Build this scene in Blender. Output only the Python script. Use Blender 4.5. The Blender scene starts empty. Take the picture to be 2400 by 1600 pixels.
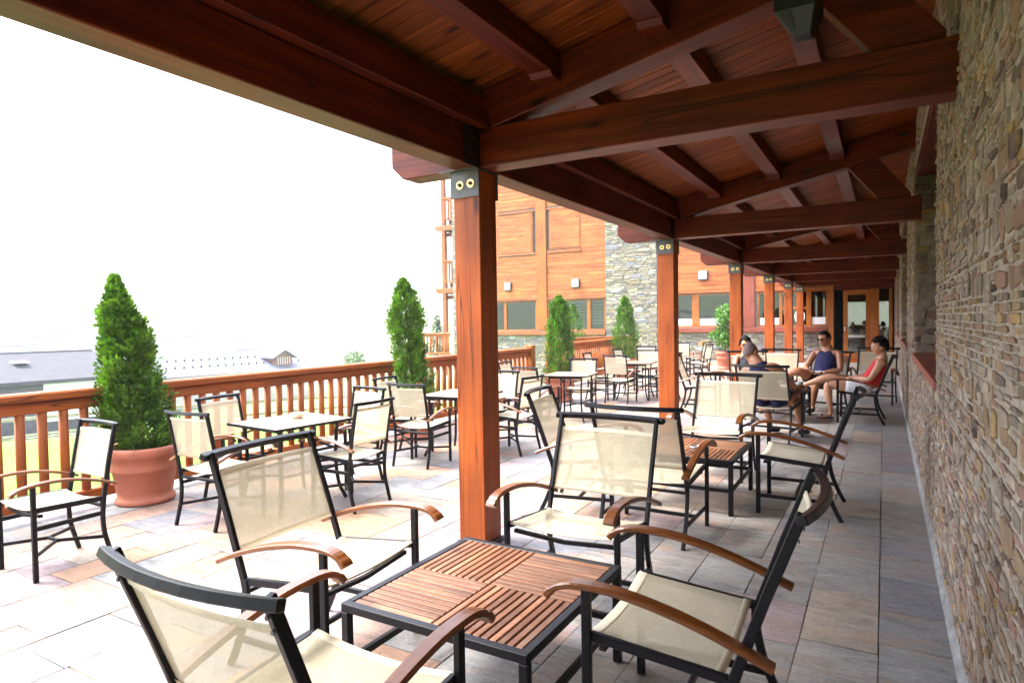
import bpy, bmesh, math, random
from mathutils import Vector, Matrix, noise
from math import radians as R, sin, cos, pi
rnd = random.Random(7)
S = bpy.context.scene
COL = S.collection

# ------------------------------------------------------------------ camera
cam_d = bpy.data.cameras.new('camera')
cam = bpy.data.objects.new('camera', cam_d); COL.objects.link(cam)
cam_d.sensor_width = 36.0; cam_d.lens = 22.44; cam_d.clip_start = 0.05; cam_d.clip_end = 6000
def cam_matrix(loc, yaw, pitch, roll):
    yaw, pitch, roll = R(yaw), R(pitch), R(roll)
    f = Vector((-sin(yaw)*cos(pitch), cos(yaw)*cos(pitch), sin(pitch)))
    r = Vector((cos(yaw), sin(yaw), 0)); u = r.cross(f)
    a = r*cos(roll) + u*sin(roll); b = -r*sin(roll) + u*cos(roll)
    m = Matrix((a, b, -f)).transposed().to_4x4(); m.translation = loc
    return m
CAM = Vector((0, 0, 1.6))
cam.matrix_world = cam_matrix(CAM, 30.247, -1.791, -0.912)
S.camera = cam
# ------------------------------------------------------------------ sky and sun (hazy overcast)
W = bpy.data.worlds.new('World'); S.world = W; W.use_nodes = True
nt = W.node_tree; nt.nodes.clear()
out = nt.nodes.new('ShaderNodeOutputWorld'); bg = nt.nodes.new('ShaderNodeBackground')
sky = nt.nodes.new('ShaderNodeTexSky'); sky.sky_type = 'NISHITA'; sky.sun_disc = False
SUN_EL, SUN_AZ = 57.0, 252.0      # azimuth measured clockwise from +Y
sky.sun_elevation = R(SUN_EL); sky.sun_rotation = R(SUN_AZ)
sky.dust_density = 3.0; sky.air_density = 1.0; sky.ozone_density = 1.0; sky.altitude = 1500
hs = nt.nodes.new('ShaderNodeHueSaturation'); hs.inputs['Saturation'].default_value = 0.45
nt.links.new(sky.outputs[0], hs.inputs['Color']); nt.links.new(hs.outputs[0], bg.inputs[0])
bg.inputs[1].default_value = 0.15
nt.links.new(bg.outputs[0], out.inputs[0])
sun_d = bpy.data.lights.new('sun', 'SUN'); sun_d.energy = 1.5; sun_d.angle = R(24); sun_d.color = (1.0, 0.95, 0.88)
sun = bpy.data.objects.new('sun', sun_d); COL.objects.link(sun)
sd = Vector((sin(R(SUN_AZ))*cos(R(SUN_EL)), cos(R(SUN_AZ))*cos(R(SUN_EL)), sin(R(SUN_EL))))
sun.rotation_euler = sd.to_track_quat('Z', 'Y').to_euler(); sun.location = (-20, -5, 30)
S.view_settings.view_transform = 'Standard'; S.view_settings.look = 'None'
S.view_settings.exposure = 3.78; S.view_settings.gamma = 1.0; S.view_settings.use_curve_mapping = False
S.cycles.use_denoising = True
try: S.cycles.denoiser = 'OPENIMAGEDENOISE'
except Exception: pass
S.cycles.max_bounces = 9; S.cycles.diffuse_bounces = 6; S.cycles.glossy_bounces = 4
S.cycles.transparent_max_bounces = 12; S.cycles.transmission_bounces = 6
S.cycles.sample_clamp_indirect = 8.0; S.cycles.caustics_reflective = False; S.cycles.caustics_refractive = False

# ------------------------------------------------------------------ materials
def mat(name):
    m = bpy.data.materials.new(name); m.use_nodes = True
    n = m.node_tree.nodes; b = n['Principled BSDF']
    return m, m.node_tree, n, m.node_tree.links, b
def c4(c): return (c[0], c[1], c[2], 1)
def N(nt, t, **kw):
    n = nt.nodes.new(t)
    for k, v in kw.items():
        if k in n.inputs: n.inputs[k].default_value = v
        else: setattr(n, k, v)
    return n
def ramp(nt, stops):
    r = nt.nodes.new('ShaderNodeValToRGB'); e = r.color_ramp.elements
    e[0].position, e[0].color = stops[0][0], c4(stops[0][1])
    e[1].position, e[1].color = stops[-1][0], c4(stops[-1][1])
    for p, c in stops[1:-1]:
        x = e.new(p); x.color = c4(c)
    return r
def mixc(nt, a, b, f, mode='MIX'):
    m = nt.nodes.new('ShaderNodeMix'); m.data_type = 'RGBA'; m.blend_type = mode
    for idx, v in ((6, a), (7, b), (0, f)):
        if isinstance(v, bpy.types.NodeSocket): nt.links.new(v, m.inputs[idx])
        elif idx == 0: m.inputs[0].default_value = v
        else: m.inputs[idx].default_value = c4(v)
    return m.outputs[2]
def objvar(nt, coord='Object', amt=7.0):
    """object coordinates shifted by the object's own random number"""
    tc = N(nt, 'ShaderNodeTexCoord'); oi = N(nt, 'ShaderNodeObjectInfo')
    mul = N(nt, 'ShaderNodeMath', operation='MULTIPLY'); nt.links.new(oi.outputs['Random'], mul.inputs[0]); mul.inputs[1].default_value = amt*7
    add = N(nt, 'ShaderNodeVectorMath', operation='ADD'); nt.links.new(tc.outputs[coord], add.inputs[0]); nt.links.new(mul.outputs[0], add.inputs[1])
    return add.outputs[0], oi.outputs['Random']
def wood(name, col, dark, axis='X', fine=26.0, rough=0.5, var=0.22, knots=True, bump=0.15, spec=0.4, pale=None, coat=0.0):
    m, nt, n, L, b = mat(name)
    vec, rv = objvar(nt)
    mp = N(nt, 'ShaderNodeMapping'); L.new(vec, mp.inputs[0])
    s = [fine]*3; s['XYZ'.index(axis)] = fine*0.05; mp.inputs['Scale'].default_value = s
    nz = N(nt, 'ShaderNodeTexNoise', Scale=1.0, Detail=6.0, Roughness=0.6, Distortion=0.6); L.new(mp.outputs[0], nz.inputs[0])
    r = ramp(nt, [(0.28, dark), (0.5, [(a+d)/2 for a, d in zip(col, dark)]), (0.66, col)]); L.new(nz.outputs[0], r.inputs[0])
    colr = r.outputs[0]
    # broad patches
    n2 = N(nt, 'ShaderNodeTexNoise', Scale=1.6, Detail=3.0); L.new(vec, n2.inputs[0])
    r2 = ramp(nt, [(0.3, (0.62, 0.6, 0.6)), (0.7, (1.25, 1.25, 1.2))]); L.new(n2.outputs[0], r2.inputs[0])
    colr = mixc(nt, colr, r2.outputs[0], 0.8, 'MULTIPLY')
    if pale:
        n3 = N(nt, 'ShaderNodeTexNoise', Scale=3.0, Detail=8.0, Roughness=0.7); L.new(vec, n3.inputs[0])
        r3 = ramp(nt, [(0.5, (0, 0, 0)), (0.75, (0.7, 0.7, 0.7))]); L.new(n3.outputs[0], r3.inputs[0])
        colr = mixc(nt, colr, pale, r3.outputs[0])
    if knots:
        mk = N(nt, 'ShaderNodeMapping'); L.new(vec, mk.inputs[0])
        s = [5.0]*3; s['XYZ'.index(axis)] = 1.5; mk.inputs['Scale'].default_value = s
        vo = N(nt, 'ShaderNodeTexVoronoi', Scale=1.0); L.new(mk.outputs[0], vo.inputs[0])
        r4 = ramp(nt, [(0.05, (1, 1, 1)), (0.16, (0, 0, 0))]); L.new(vo.outputs['Distance'], r4.inputs[0])
        colr = mixc(nt, colr, [d*0.25 for d in dark], r4.outputs[0])
        # drying cracks
        mc = N(nt, 'ShaderNodeMapping'); L.new(vec, mc.inputs[0])
        s = [9.0]*3; s['XYZ'.index(axis)] = 0.35; mc.inputs['Scale'].default_value = s
        nc = N(nt, 'ShaderNodeTexNoise', Scale=1.0, Detail=1.0); L.new(mc.outputs[0], nc.inputs[0])
        rc = ramp(nt, [(0.492, (0, 0, 0)), (0.5, (0.9, 0.9, 0.9)), (0.508, (0, 0, 0))]); L.new(nc.outputs[0], rc.inputs[0])
        colr = mixc(nt, colr, [d*0.3 for d in dark], rc.outputs[0])
    mr = N(nt, 'ShaderNodeMapRange'); L.new(rv, mr.inputs[0]); mr.inputs[3].default_value = 1-var; mr.inputs[4].default_value = 1+var
    colr = mixc(nt, colr, mr.outputs[0], 1.0, 'MULTIPLY')
    L.new(colr, b.inputs['Base Color']); b.inputs['Roughness'].default_value = rough
    b.inputs['Specular IOR Level'].default_value = spec
    if coat: b.inputs['Coat Weight'].default_value = coat; b.inputs['Coat Roughness'].default_value = 0.25
    if bump:
        bp = N(nt, 'ShaderNodeBump', Strength=bump, Distance=0.01); L.new(nz.outputs[0], bp.inputs['Height']); L.new(bp.outputs[0], b.inputs['Normal'])
    return m
def plain(name, col, rough=0.5, metal=0.0, noise_amt=0.12, scale=12.0, bump=0.0, spec=0.5, var=0.0):
    m, nt, n, L, b = mat(name)
    vec, rv = objvar(nt)
    nz = N(nt, 'ShaderNodeTexNoise', Scale=scale, Detail=5.0); L.new(vec, nz.inputs[0])
    r = ramp(nt, [(0.3, [c*(1-noise_amt) for c in col]), (0.7, [min(1, c*(1+noise_amt)) for c in col])]); L.new(nz.outputs[0], r.inputs[0])
    colr = r.outputs[0]
    if var:
        mr = N(nt, 'ShaderNodeMapRange'); L.new(rv, mr.inputs[0]); mr.inputs[3].default_value = 1-var; mr.inputs[4].default_value = 1+var
        colr = mixc(nt, colr, mr.outputs[0], 1.0, 'MULTIPLY')
    L.new(colr, b.inputs['Base Color'])
    b.inputs['Roughness'].default_value = rough; b.inputs['Metallic'].default_value = metal; b.inputs['Specular IOR Level'].default_value = spec
    if bump:
        bp = N(nt, 'ShaderNodeBump', Strength=bump, Distance=0.01); L.new(nz.outputs[0], bp.inputs['Height']); L.new(bp.outputs[0], b.inputs['Normal'])
    return m
def tinted(name, rough=0.7, scale=9.0, rust=None, bump=0.4, streak=False, amt=0.35, spec=0.4):
    """per-piece colour from the mesh colour attribute 'tint', broken up by mineral noise"""
    m, nt, n, L, b = mat(name)
    at = N(nt, 'ShaderNodeAttribute', attribute_name='tint')
    tc = N(nt, 'ShaderNodeTexCoord')
    mp = N(nt, 'ShaderNodeMapping'); L.new(tc.outputs['Object'], mp.inputs[0])
    mp.inputs['Scale'].default_value = (1.0, 2.6, 1.0) if streak else (1, 1, 1)
    nz = N(nt, 'ShaderNodeTexNoise', Scale=scale, Detail=9.0, Roughness=0.68, Distortion=0.7); L.new(mp.outputs[0], nz.inputs[0])
    r = ramp(nt, [(0.25, [1-amt*1.3]*3), (0.5, [1]*3), (0.75, [1+amt]*3)]); L.new(nz.outputs[0], r.inputs[0])
    colr = mixc(nt, at.outputs['Color'], r.outputs[0], 1.0, 'MULTIPLY')
    if rust:
        n2 = N(nt, 'ShaderNodeTexNoise', Scale=scale*0.33, Detail=6.0, Roughness=0.7, Distortion=1.5); L.new(mp.outputs[0], n2.inputs[0])
        r2 = ramp(nt, [(0.52, (0, 0, 0)), (0.68, (0.75, 0.75, 0.75))]); L.new(n2.outputs[0], r2.inputs[0])
        colr = mixc(nt, colr, rust, r2.outputs[0])
        n3 = N(nt, 'ShaderNodeTexNoise', Scale=scale*4, Detail=3.0); L.new(mp.outputs[0], n3.inputs[0])
        r3 = ramp(nt, [(0.66, (0, 0, 0)), (0.74, (0.6, 0.6, 0.6))]); L.new(n3.outputs[0], r3.inputs[0])
        colr = mixc(nt, colr, (0.5, 0.48, 0.45), r3.outputs[0])
    if streak:
        m2 = N(nt, 'ShaderNodeMapping'); m2.inputs['Scale'].default_value = (1.3, 3.4, 1.0); L.new(tc.outputs['Object'], m2.inputs[0])
        n4 = N(nt, 'ShaderNodeTexNoise', Scale=2.6, Detail=5.0, Roughness=0.6, Distortion=1.8); L.new(m2.outputs[0], n4.inputs[0])
        r4 = ramp(nt, [(0.485, (0, 0, 0)), (0.5, (0.55, 0.55, 0.55)), (0.506, (0, 0, 0))]); L.new(n4.outputs[0], r4.inputs[0])
        colr = mixc(nt, colr, (0.07, 0.06, 0.055), r4.outputs[0])
        n6 = N(nt, 'ShaderNodeTexNoise', Scale=38.0, Detail=4.0); L.new(m2.outputs[0], n6.inputs[0])
        r6 = ramp(nt, [(0.30, (0.72, 0.72, 0.72)), (0.55, (1.06, 1.06, 1.06))]); L.new(n6.outputs[0], r6.inputs[0])
        colr = mixc(nt, colr, r6.outputs[0], 1.0, 'MULTIPLY')
    L.new(colr, b.inputs['Base Color']); b.inputs['Roughness'].default_value = rough; b.inputs['Specular IOR Level'].default_value = spec
    bp = N(nt, 'ShaderNodeBump', Strength=bump, Distance=0.02); L.new(nz.outputs[0], bp.inputs['Height']); L.new(bp.outputs[0], b.inputs['Normal'])
    return m
def fabric(name, col, holes=0.22, transl=0.35, weave=330.0):
    m, nt, n, L, b = mat(name)
    tc = N(nt, 'ShaderNodeTexCoord')
    fs = []
    for sc in ((520, 40, 40), (40, 520, 520)):
        mp = N(nt, 'ShaderNodeMapping'); mp.inputs['Scale'].default_value = sc; L.new(tc.outputs['Object'], mp.inputs[0])
        w = N(nt, 'ShaderNodeTexNoise', Scale=1.0, Detail=2.0); L.new(mp.outputs[0], w.inputs[0]); fs.append(w.outputs[0])
    mm = N(nt, 'ShaderNodeMath', operation='ADD'); L.new(fs[0], mm.inputs[0]); L.new(fs[1], mm.inputs[1])
    nz = N(nt, 'ShaderNodeTexNoise', Scale=45.0, Detail=4.0); L.new(tc.outputs['Object'], nz.inputs[0])
    r = ramp(nt, [(0.40, [c*0.90 for c in col]), (0.60, [min(1, c*1.07) for c in col])])
    hf = N(nt, 'ShaderNodeMath', operation='MULTIPLY'); hf.inputs[1].default_value = 0.5; L.new(mm.outputs[0], hf.inputs[0]); mm = hf; L.new(mm.outputs[0], r.inputs[0])
    r2 = ramp(nt, [(0.3, (0.95, 0.95, 0.95)), (0.7, (1.04, 1.04, 1.04))]); L.new(nz.outputs[0], r2.inputs[0])
    colr = mixc(nt, r.outputs[0], r2.outputs[0], 1.0, 'MULTIPLY')
    df = N(nt, 'ShaderNodeBsdfDiffuse'); tl = N(nt, 'ShaderNodeBsdfTranslucent'); tr = N(nt, 'ShaderNodeBsdfTransparent')
    L.new(colr, df.inputs[0]); L.new(colr, tl.inputs[0])
    m1 = N(nt, 'ShaderNodeMixShader'); m1.inputs[0].default_value = transl; L.new(df.outputs[0], m1.inputs[1]); L.new(tl.outputs[0], m1.inputs[2])
    m2 = N(nt, 'ShaderNodeMixShader'); m2.inputs[0].default_value = holes; L.new(m1.outputs[0], m2.inputs[1]); L.new(tr.outputs[0], m2.inputs[2])
    L.new(m2.outputs[0], nt.nodes['Material Output'].inputs[0])
    return m
def glassy(name, tint=(0.9, 0.95, 0.93), refl=0.16, rough=0.0):
    m, nt, n, L, b = mat(name)
    gl = N(nt, 'ShaderNodeBsdfGlossy'); gl.inputs['Roughness'].default_value = rough; gl.inputs[0].default_value = (1, 1, 1, 1)
    tr = N(nt, 'ShaderNodeBsdfTransparent'); tr.inputs[0].default_value = c4(tint)
    fr = N(nt, 'ShaderNodeFresnel'); fr.inputs[0].default_value = 1.52
    ad = N(nt, 'ShaderNodeMath', operation='ADD'); L.new(fr.outputs[0], ad.inputs[0]); ad.inputs[1].default_value = refl-0.04
    mx = N(nt, 'ShaderNodeMixShader'); L.new(ad.outputs[0], mx.inputs[0]); L.new(tr.outputs[0], mx.inputs[1]); L.new(gl.outputs[0], mx.inputs[2])
    L.new(mx.outputs[0], nt.nodes['Material Output'].inputs[0])
    return m
def leafy(name, a, bcol, rough=0.55, transl=0.3):
    m, nt, n, L, b = mat(name)
    at = N(nt, 'ShaderNodeAttribute', attribute_name='tint')
    tc = N(nt, 'ShaderNodeTexCoord'); nz = N(nt, 'ShaderNodeTexNoise', Scale=7.0, Detail=3.0); L.new(tc.outputs['Object'], nz.inputs[0])
    r = ramp(nt, [(0.32, a), (0.68, bcol)]); L.new(nz.outputs[0], r.inputs[0])
    colr = mixc(nt, r.outputs[0], at.outputs['Color'], 1.0, 'MULTIPLY')
    L.new(colr, b.inputs['Base Color']); b.inputs['Roughness'].default_value = rough
    tl = N(nt, 'ShaderNodeBsdfTranslucent'); L.new(colr, tl.inputs[0])
    mx = N(nt, 'ShaderNodeMixShader'); mx.inputs[0].default_value = transl
    L.new(b.outputs[0], mx.inputs[1]); L.new(tl.outputs[0], mx.inputs[2]); L.new(mx.outputs[0], nt.nodes['Material Output'].inputs[0])
    return m

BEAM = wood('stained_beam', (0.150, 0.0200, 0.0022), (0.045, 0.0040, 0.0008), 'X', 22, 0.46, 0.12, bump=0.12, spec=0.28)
POST = wood('stained_post', (0.40, 0.092, 0.011), (0.25, 0.044, 0.005), 'X', 20, 0.5, 0.06, bump=0.12, spec=0.3)
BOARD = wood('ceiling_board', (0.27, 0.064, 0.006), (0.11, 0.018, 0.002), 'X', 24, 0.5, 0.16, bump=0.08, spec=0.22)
CLAD = wood('cladding_board', (0.52, 0.150, 0.036), (0.29, 0.062, 0.012), 'X', 18, 0.6, 0.16, bump=0.1)
CLADV = wood('facade_timber', (0.38, 0.115, 0.032), (0.26, 0.066, 0.016), 'X', 18, 0.55, 0.1, bump=0.1)
RAILW = wood('railing_wood', (0.46, 0.125, 0.018), (0.26, 0.052, 0.008), 'X', 26, 0.55, 0.2, bump=0.1, spec=0.3)
FRAMEW = wood('window_wood', (0.40, 0.125, 0.014), (0.26, 0.062, 0.008), 'X', 26, 0.4, 0.1, bump=0.05, knots=False)
SILLW = wood('sill_wood', (0.27, 0.062, 0.034), (0.18, 0.036, 0.02), 'X', 20, 0.45, 0.1, bump=0.1)
TEAK = wood('teak_slat', (0.27, 0.115, 0.046), (0.14, 0.043, 0.016), 'X', 40, 0.5, 0.3, knots=False, bump=0.12, pale=(0.33, 0.20, 0.13))
ARM = wood('armrest_teak', (0.19, 0.058, 0.0085), (0.115, 0.030, 0.0045), 'Y', 55, 0.32, 0.12, knots=False, bump=0.05, coat=0.25)
TOPW = wood('dining_top_wood', (0.50, 0.27, 0.15), (0.38, 0.17, 0.09), 'X', 34, 0.5, 0.1, knots=False, bump=0.05)
METAL = plain('dark_powder_coat', (0.0055, 0.0050, 0.0075), 0.42, 0.0, 0.1, 60, spec=0.22)
STEEL = plain('bracket_steel', (0.085, 0.078, 0.075), 0.5, 0.35, 0.25, 14)
BRASS = plain('brass_washer', (0.75, 0.52, 0.18), 0.3, 0.9, 0.15, 60)
BOLT = plain('bolt_steel', (0.10, 0.07, 0.04), 0.4, 0.8)
SLING = fabric('sling_fabric', (0.60, 0.535, 0.385), 0.22, 0.32)
HEM = fabric('sling_hem', (0.70, 0.63, 0.48), 0.03, 0.22)
TILE = tinted('slate_tile', 0.5, 5.0, rust=(0.34, 0.215, 0.14), bump=0.5, streak=True, amt=0.36)
GROUT = plain('tile_grout', (0.25, 0.24, 0.225), 0.9, 0, 0.25, 30, bump=0.3)
STONE = tinted('wall_stone', 0.85, 16.0, rust=(0.27, 0.175, 0.08), bump=0.9, amt=0.4)
STONEF = tinted('facade_stone', 0.85, 12.0, bump=0.5, amt=0.3)
MORTAR = plain('wall_mortar', (0.32, 0.275, 0.225), 0.95, 0, 0.3, 18, bump=0.6)
SKIRT = plain('cement_skirting', (0.25, 0.24, 0.23), 0.95, 0, 0.3, 14, bump=0.8)
MORTARF = plain('facade_mortar', (0.17, 0.16, 0.145), 0.95, 0, 0.3, 18, bump=0.6)
TERRA = plain('terracotta', (0.42, 0.125, 0.065), 0.62, 0, 0.14, 6, bump=0.05)
SOIL = plain('potting_soil', (0.05, 0.035, 0.025), 0.95, 0, 0.5, 60, bump=1.0)
BARK = plain('bark', (0.10, 0.06, 0.04), 0.9, 0, 0.4, 40, bump=0.8)
THUJA = leafy('thuja_sprays', (0.035, 0.105, 0.005), (0.11, 0.25, 0.012))
LAUREL = leafy('laurel_leaves', (0.05, 0.16, 0.015), (0.12, 0.30, 0.03), 0.35)
SHRUB = leafy('shrub_leaves', (0.05, 0.12, 0.03), (0.10, 0.20, 0.05))
GLASS = glassy('window_glass', (0.50, 0.62, 0.52), 0.075)  # green tint stands in for the hillside's reflection
GLASSD = glassy('door_glass', (0.8, 0.86, 0.82), 0.12)
FROST = plain('frosted_film', (0.74, 0.77, 0.82), 0.4, 0, 0.02, 4)
WHITE = plain('white_paint', (0.78, 0.78, 0.78), 0.5, 0, 0.03, 4)
CERAM = plain('white_ceramic', (0.80, 0.78, 0.75), 0.25, 0, 0.03, 20)
LAMPW = plain('lamp_diffuser', (0.80, 0.80, 0.82), 0.35, 0, 0.02, 10)
LAMPF = plain('lamp_housing', (0.05, 0.035, 0.035), 0.5, 0.2)
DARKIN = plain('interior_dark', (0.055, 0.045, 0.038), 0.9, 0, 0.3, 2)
CURT = plain('white_curtain', (0.62, 0.64, 0.68), 0.9, 0, 0.1, 20)
BLACK = plain('black_plastic', (0.012, 0.012, 0.014), 0.45, 0, 0.15, 30)
BLACKG = plain('speaker_grille', (0.02, 0.02, 0.022), 0.55, 0.2, 0.3, 90, bump=0.5)

# ------------------------------------------------------------------ mesh helpers
WM = {}
def wmat(o): return WM.get(o.name, Matrix.Identity(4))
def tag(o, label=None, cat=None, group=None, kind=None):
    if label: o['label'] = label
    if cat: o['category'] = cat
    if group: o['group'] = group
    if kind: o['kind'] = kind
    return o
def link(name, data, parent=None, M=None):
    o = bpy.data.objects.new(name, data); COL.objects.link(o)
    M = M or Matrix.Identity(4)
    o.matrix_basis = M; WM[o.name] = M
    if parent is not None:
        o.parent = parent; o.matrix_parent_inverse = wmat(parent).inverted()
    return o
def empty(name, loc=(0, 0, 0), rz=0, **kw):
    o = bpy.data.objects.new(name, None); COL.objects.link(o); o.empty_display_size = 0.2
    M = Matrix.Translation(loc) @ Matrix.Rotation(rz, 4, 'Z'); o.matrix_basis = M; WM[o.name] = M
    return tag(o, **kw)
class MB:
    def __init__(s): s.v = []; s.f = []; s.c = []; s.smooth = []
    def add(s, vs, fs, col=None, smooth=False):
        b = len(s.v); s.v += [tuple(v) for v in vs]
        for f in fs: s.f.append(tuple(i+b for i in f)); s.c.append(col); s.smooth.append(smooth)
    def box(s, c, d, M=None, col=None):
        x, y, z = (d[0]/2, d[1]/2, d[2]/2)
        vs = [Vector((c[0]+i*x, c[1]+j*y, c[2]+k*z)) for i in (-1, 1) for j in (-1, 1) for k in (-1, 1)]
        if M: vs = [M @ v for v in vs]
        s.add(vs, [(0, 1, 3, 2), (4, 6, 7, 5), (0, 4, 5, 1), (2, 3, 7, 6), (0, 2, 6, 4), (1, 5, 7, 3)], col)
    def boxx(s, x0, x1, y0, y1, z0, z1, col=None):
        s.box(((x0+x1)/2, (y0+y1)/2, (z0+z1)/2), (abs(x1-x0), abs(y1-y0), abs(z1-z0)), None, col)
    def prism(s, poly, axis, a, b, col=None):
        n = len(poly)
        def P(p, t):
            return {'X': (t, p[0], p[1]), 'Y': (p[0], t, p[1]), 'Z': (p[0], p[1], t)}[axis]
        vs = [P(p, a) for p in poly] + [P(p, b) for p in poly]
        fs = [tuple(range(n)), tuple(range(2*n-1, n-1, -1))] + [(i, i+n, (i+1) % n+n, (i+1) % n) for i in range(n)]
        s.add(vs, fs, col)
    def sweep(s, pts, prof, side=None, col=None, smooth=False, closed_ends=True):
        """sweep a closed 2-D profile (list of (u,v)) along pts; u along 'side', v along the normal"""
        pts = [Vector(p) for p in pts]; n = len(prof); base = len(s.v); rings = []
        for i, p in enumerate(pts):
            t = (pts[min(i+1, len(pts)-1)]-pts[max(i-1, 0)]).normalized()
            sd = Vector(side) if side else (Vector((0, 0, 1)) if abs(t.z) < 0.9 else Vector((0, 1, 0))).cross(t)
            sd = (sd - t*sd.dot(t)).normalized(); nm = t.cross(sd)
            pr = prof[i] if isinstance(prof[0][0], (list, tuple)) else prof
            n = len(pr)
            rings.append([p + sd*u + nm*v for u, v in pr])
        vs = [v for r in rings for v in r]; fs = []
        for i in range(len(pts)-1):
            for j in range(n):
                fs.append((i*n+j, i*n+(j+1) % n, (i+1)*n+(j+1) % n, (i+1)*n+j))
        if closed_ends: fs += [tuple(range(n-1, -1, -1)), tuple(range((len(pts)-1)*n, len(pts)*n))]
        s.add(vs, fs, col, smooth)
    def tube(s, pts, r, n=8, col=None, smooth=True):
        rs = r if isinstance(r, (list, tuple)) else [r]*len(pts)
        prof = [[(cos(2*pi*k/n)*q, sin(2*pi*k/n)*q) for k in range(n)] for q in rs]
        s.sweep(pts, prof, None, col, smooth)
    def lathe(s, prof, n=24, c=(0, 0, 0), col=None, smooth=True, cap=True):
        vs = []; fs = []
        for r, z in prof:
            for k in range(n): vs.append((c[0]+r*cos(2*pi*k/n), c[1]+r*sin(2*pi*k/n), c[2]+z))
        for i in range(len(prof)-1):
            for k in range(n): fs.append((i*n+k, i*n+(k+1) % n, (i+1)*n+(k+1) % n, (i+1)*n+k))
        if cap: fs += [tuple(range(n-1, -1, -1)), tuple(range((len(prof)-1)*n, len(prof)*n))]
        s.add(vs, fs, col, smooth)
    def mesh(s, name, m, recalc=True):
        me = bpy.data.meshes.new(name); me.from_pydata(s.v, [], s.f)
        if m: me.materials.append(m)
        if any(c is not None for c in s.c):
            a = me.color_attributes.new('tint', 'FLOAT_COLOR', 'CORNER'); flat = []
            for p, c in zip(me.polygons, s.c):
                flat += list(c4(c or (1, 1, 1)))*p.loop_total
            a.data.foreach_set('color', flat)
        if any(s.smooth): me.polygons.foreach_set('use_smooth', s.smooth)
        if recalc:
            bm = bmesh.new(); bm.from_mesh(me); bmesh.ops.recalc_face_normals(bm, faces=bm.faces); bm.to_mesh(me); bm.free()
        me.update(); return me
    def build(s, name, m, parent=None, bevel=0, M=None, recalc=True, **kw):
        me = s.mesh(name, m, recalc)
        if bevel: bevel_mesh(me, bevel)
        return tag(link(name, me, parent, M), **kw)
def bevel_mesh(me, w, seg=1):
    bm = bmesh.new(); bm.from_mesh(me)
    es = [e for e in bm.edges if len(e.link_faces) == 2 and e.calc_face_angle(0) > 0.6]
    if es: bmesh.ops.bevel(bm, geom=es, offset=w, segments=seg, profile=0.5, affect='EDGES', clamp_overlap=True)
    bm.to_mesh(me); bm.free()
def rect(w, h): return [(-w/2, -h/2), (w/2, -h/2), (w/2, h/2), (-w/2, h/2)]
def rrect(w, h, c):
    w, h = w/2, h/2
    return [(-w+c, -h), (w-c, -h), (w, -h+c), (w, h-c), (w-c, h), (-w+c, h), (-w, h-c), (-w, -h+c)]
def beam(name, p0, p1, w, h, m, parent=None, bevel=0.006, up=(0, 0, 1), cut=None, **kw):
    """timber whose length is its local X; w = thickness across, h = depth along 'up'"""
    p0, p1 = Vector(p0), Vector(p1); x = (p1-p0).normalized(); L = (p1-p0).length
    up = Vector(up); z = (up - x*up.dot(x)).normalized(); y = z.cross(x)
    M = Matrix((x, y, z)).transposed().to_4x4(); M.translation = (p0+p1)/2
    b = MB()
    if cut:   # chamfered lower corner at the p0 end
        poly = [(-L/2, h/2), (-L/2, -h/2+cut[1]), (-L/2+cut[0], -h/2), (L/2, -h/2), (L/2, h/2)]
        b.prism(poly, 'Y', -w/2, w/2)
    else: b.box((0, 0, 0), (L, w, h))
    return b.build(name, m, parent, bevel, M, **kw)
def copy_tree(o, parent=None, M=None):
    c = o.copy(); COL.objects.link(c)
    if parent is not None: c.parent = parent
    if M is not None: c.matrix_basis = M
    WM[c.name] = M or wmat(o)
    for ch in [k for k in KIDS.get(o.name, [])]: 
        cc = copy_tree(ch, c); KIDS.setdefault(c.name, []).append(cc)
    return c
KIDS = {}
def reg(parent, o): KIDS.setdefault(parent.name, []).append(o); return o
def lerp(a, b, t): return a+(b-a)*t
def proj_size(p, s): # apparent size, used to choose which pieces become parts of their own
    return s/max(0.3, (Vector(p)-CAM).length)
def inview(p):
    v = cam_inv @ Vector(p)
    return v.z < -0.1 and abs(v.x/v.z) < 0.86 and abs(v.y/v.z) < 0.6
cam_inv = cam.matrix_world.inverted()

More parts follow.
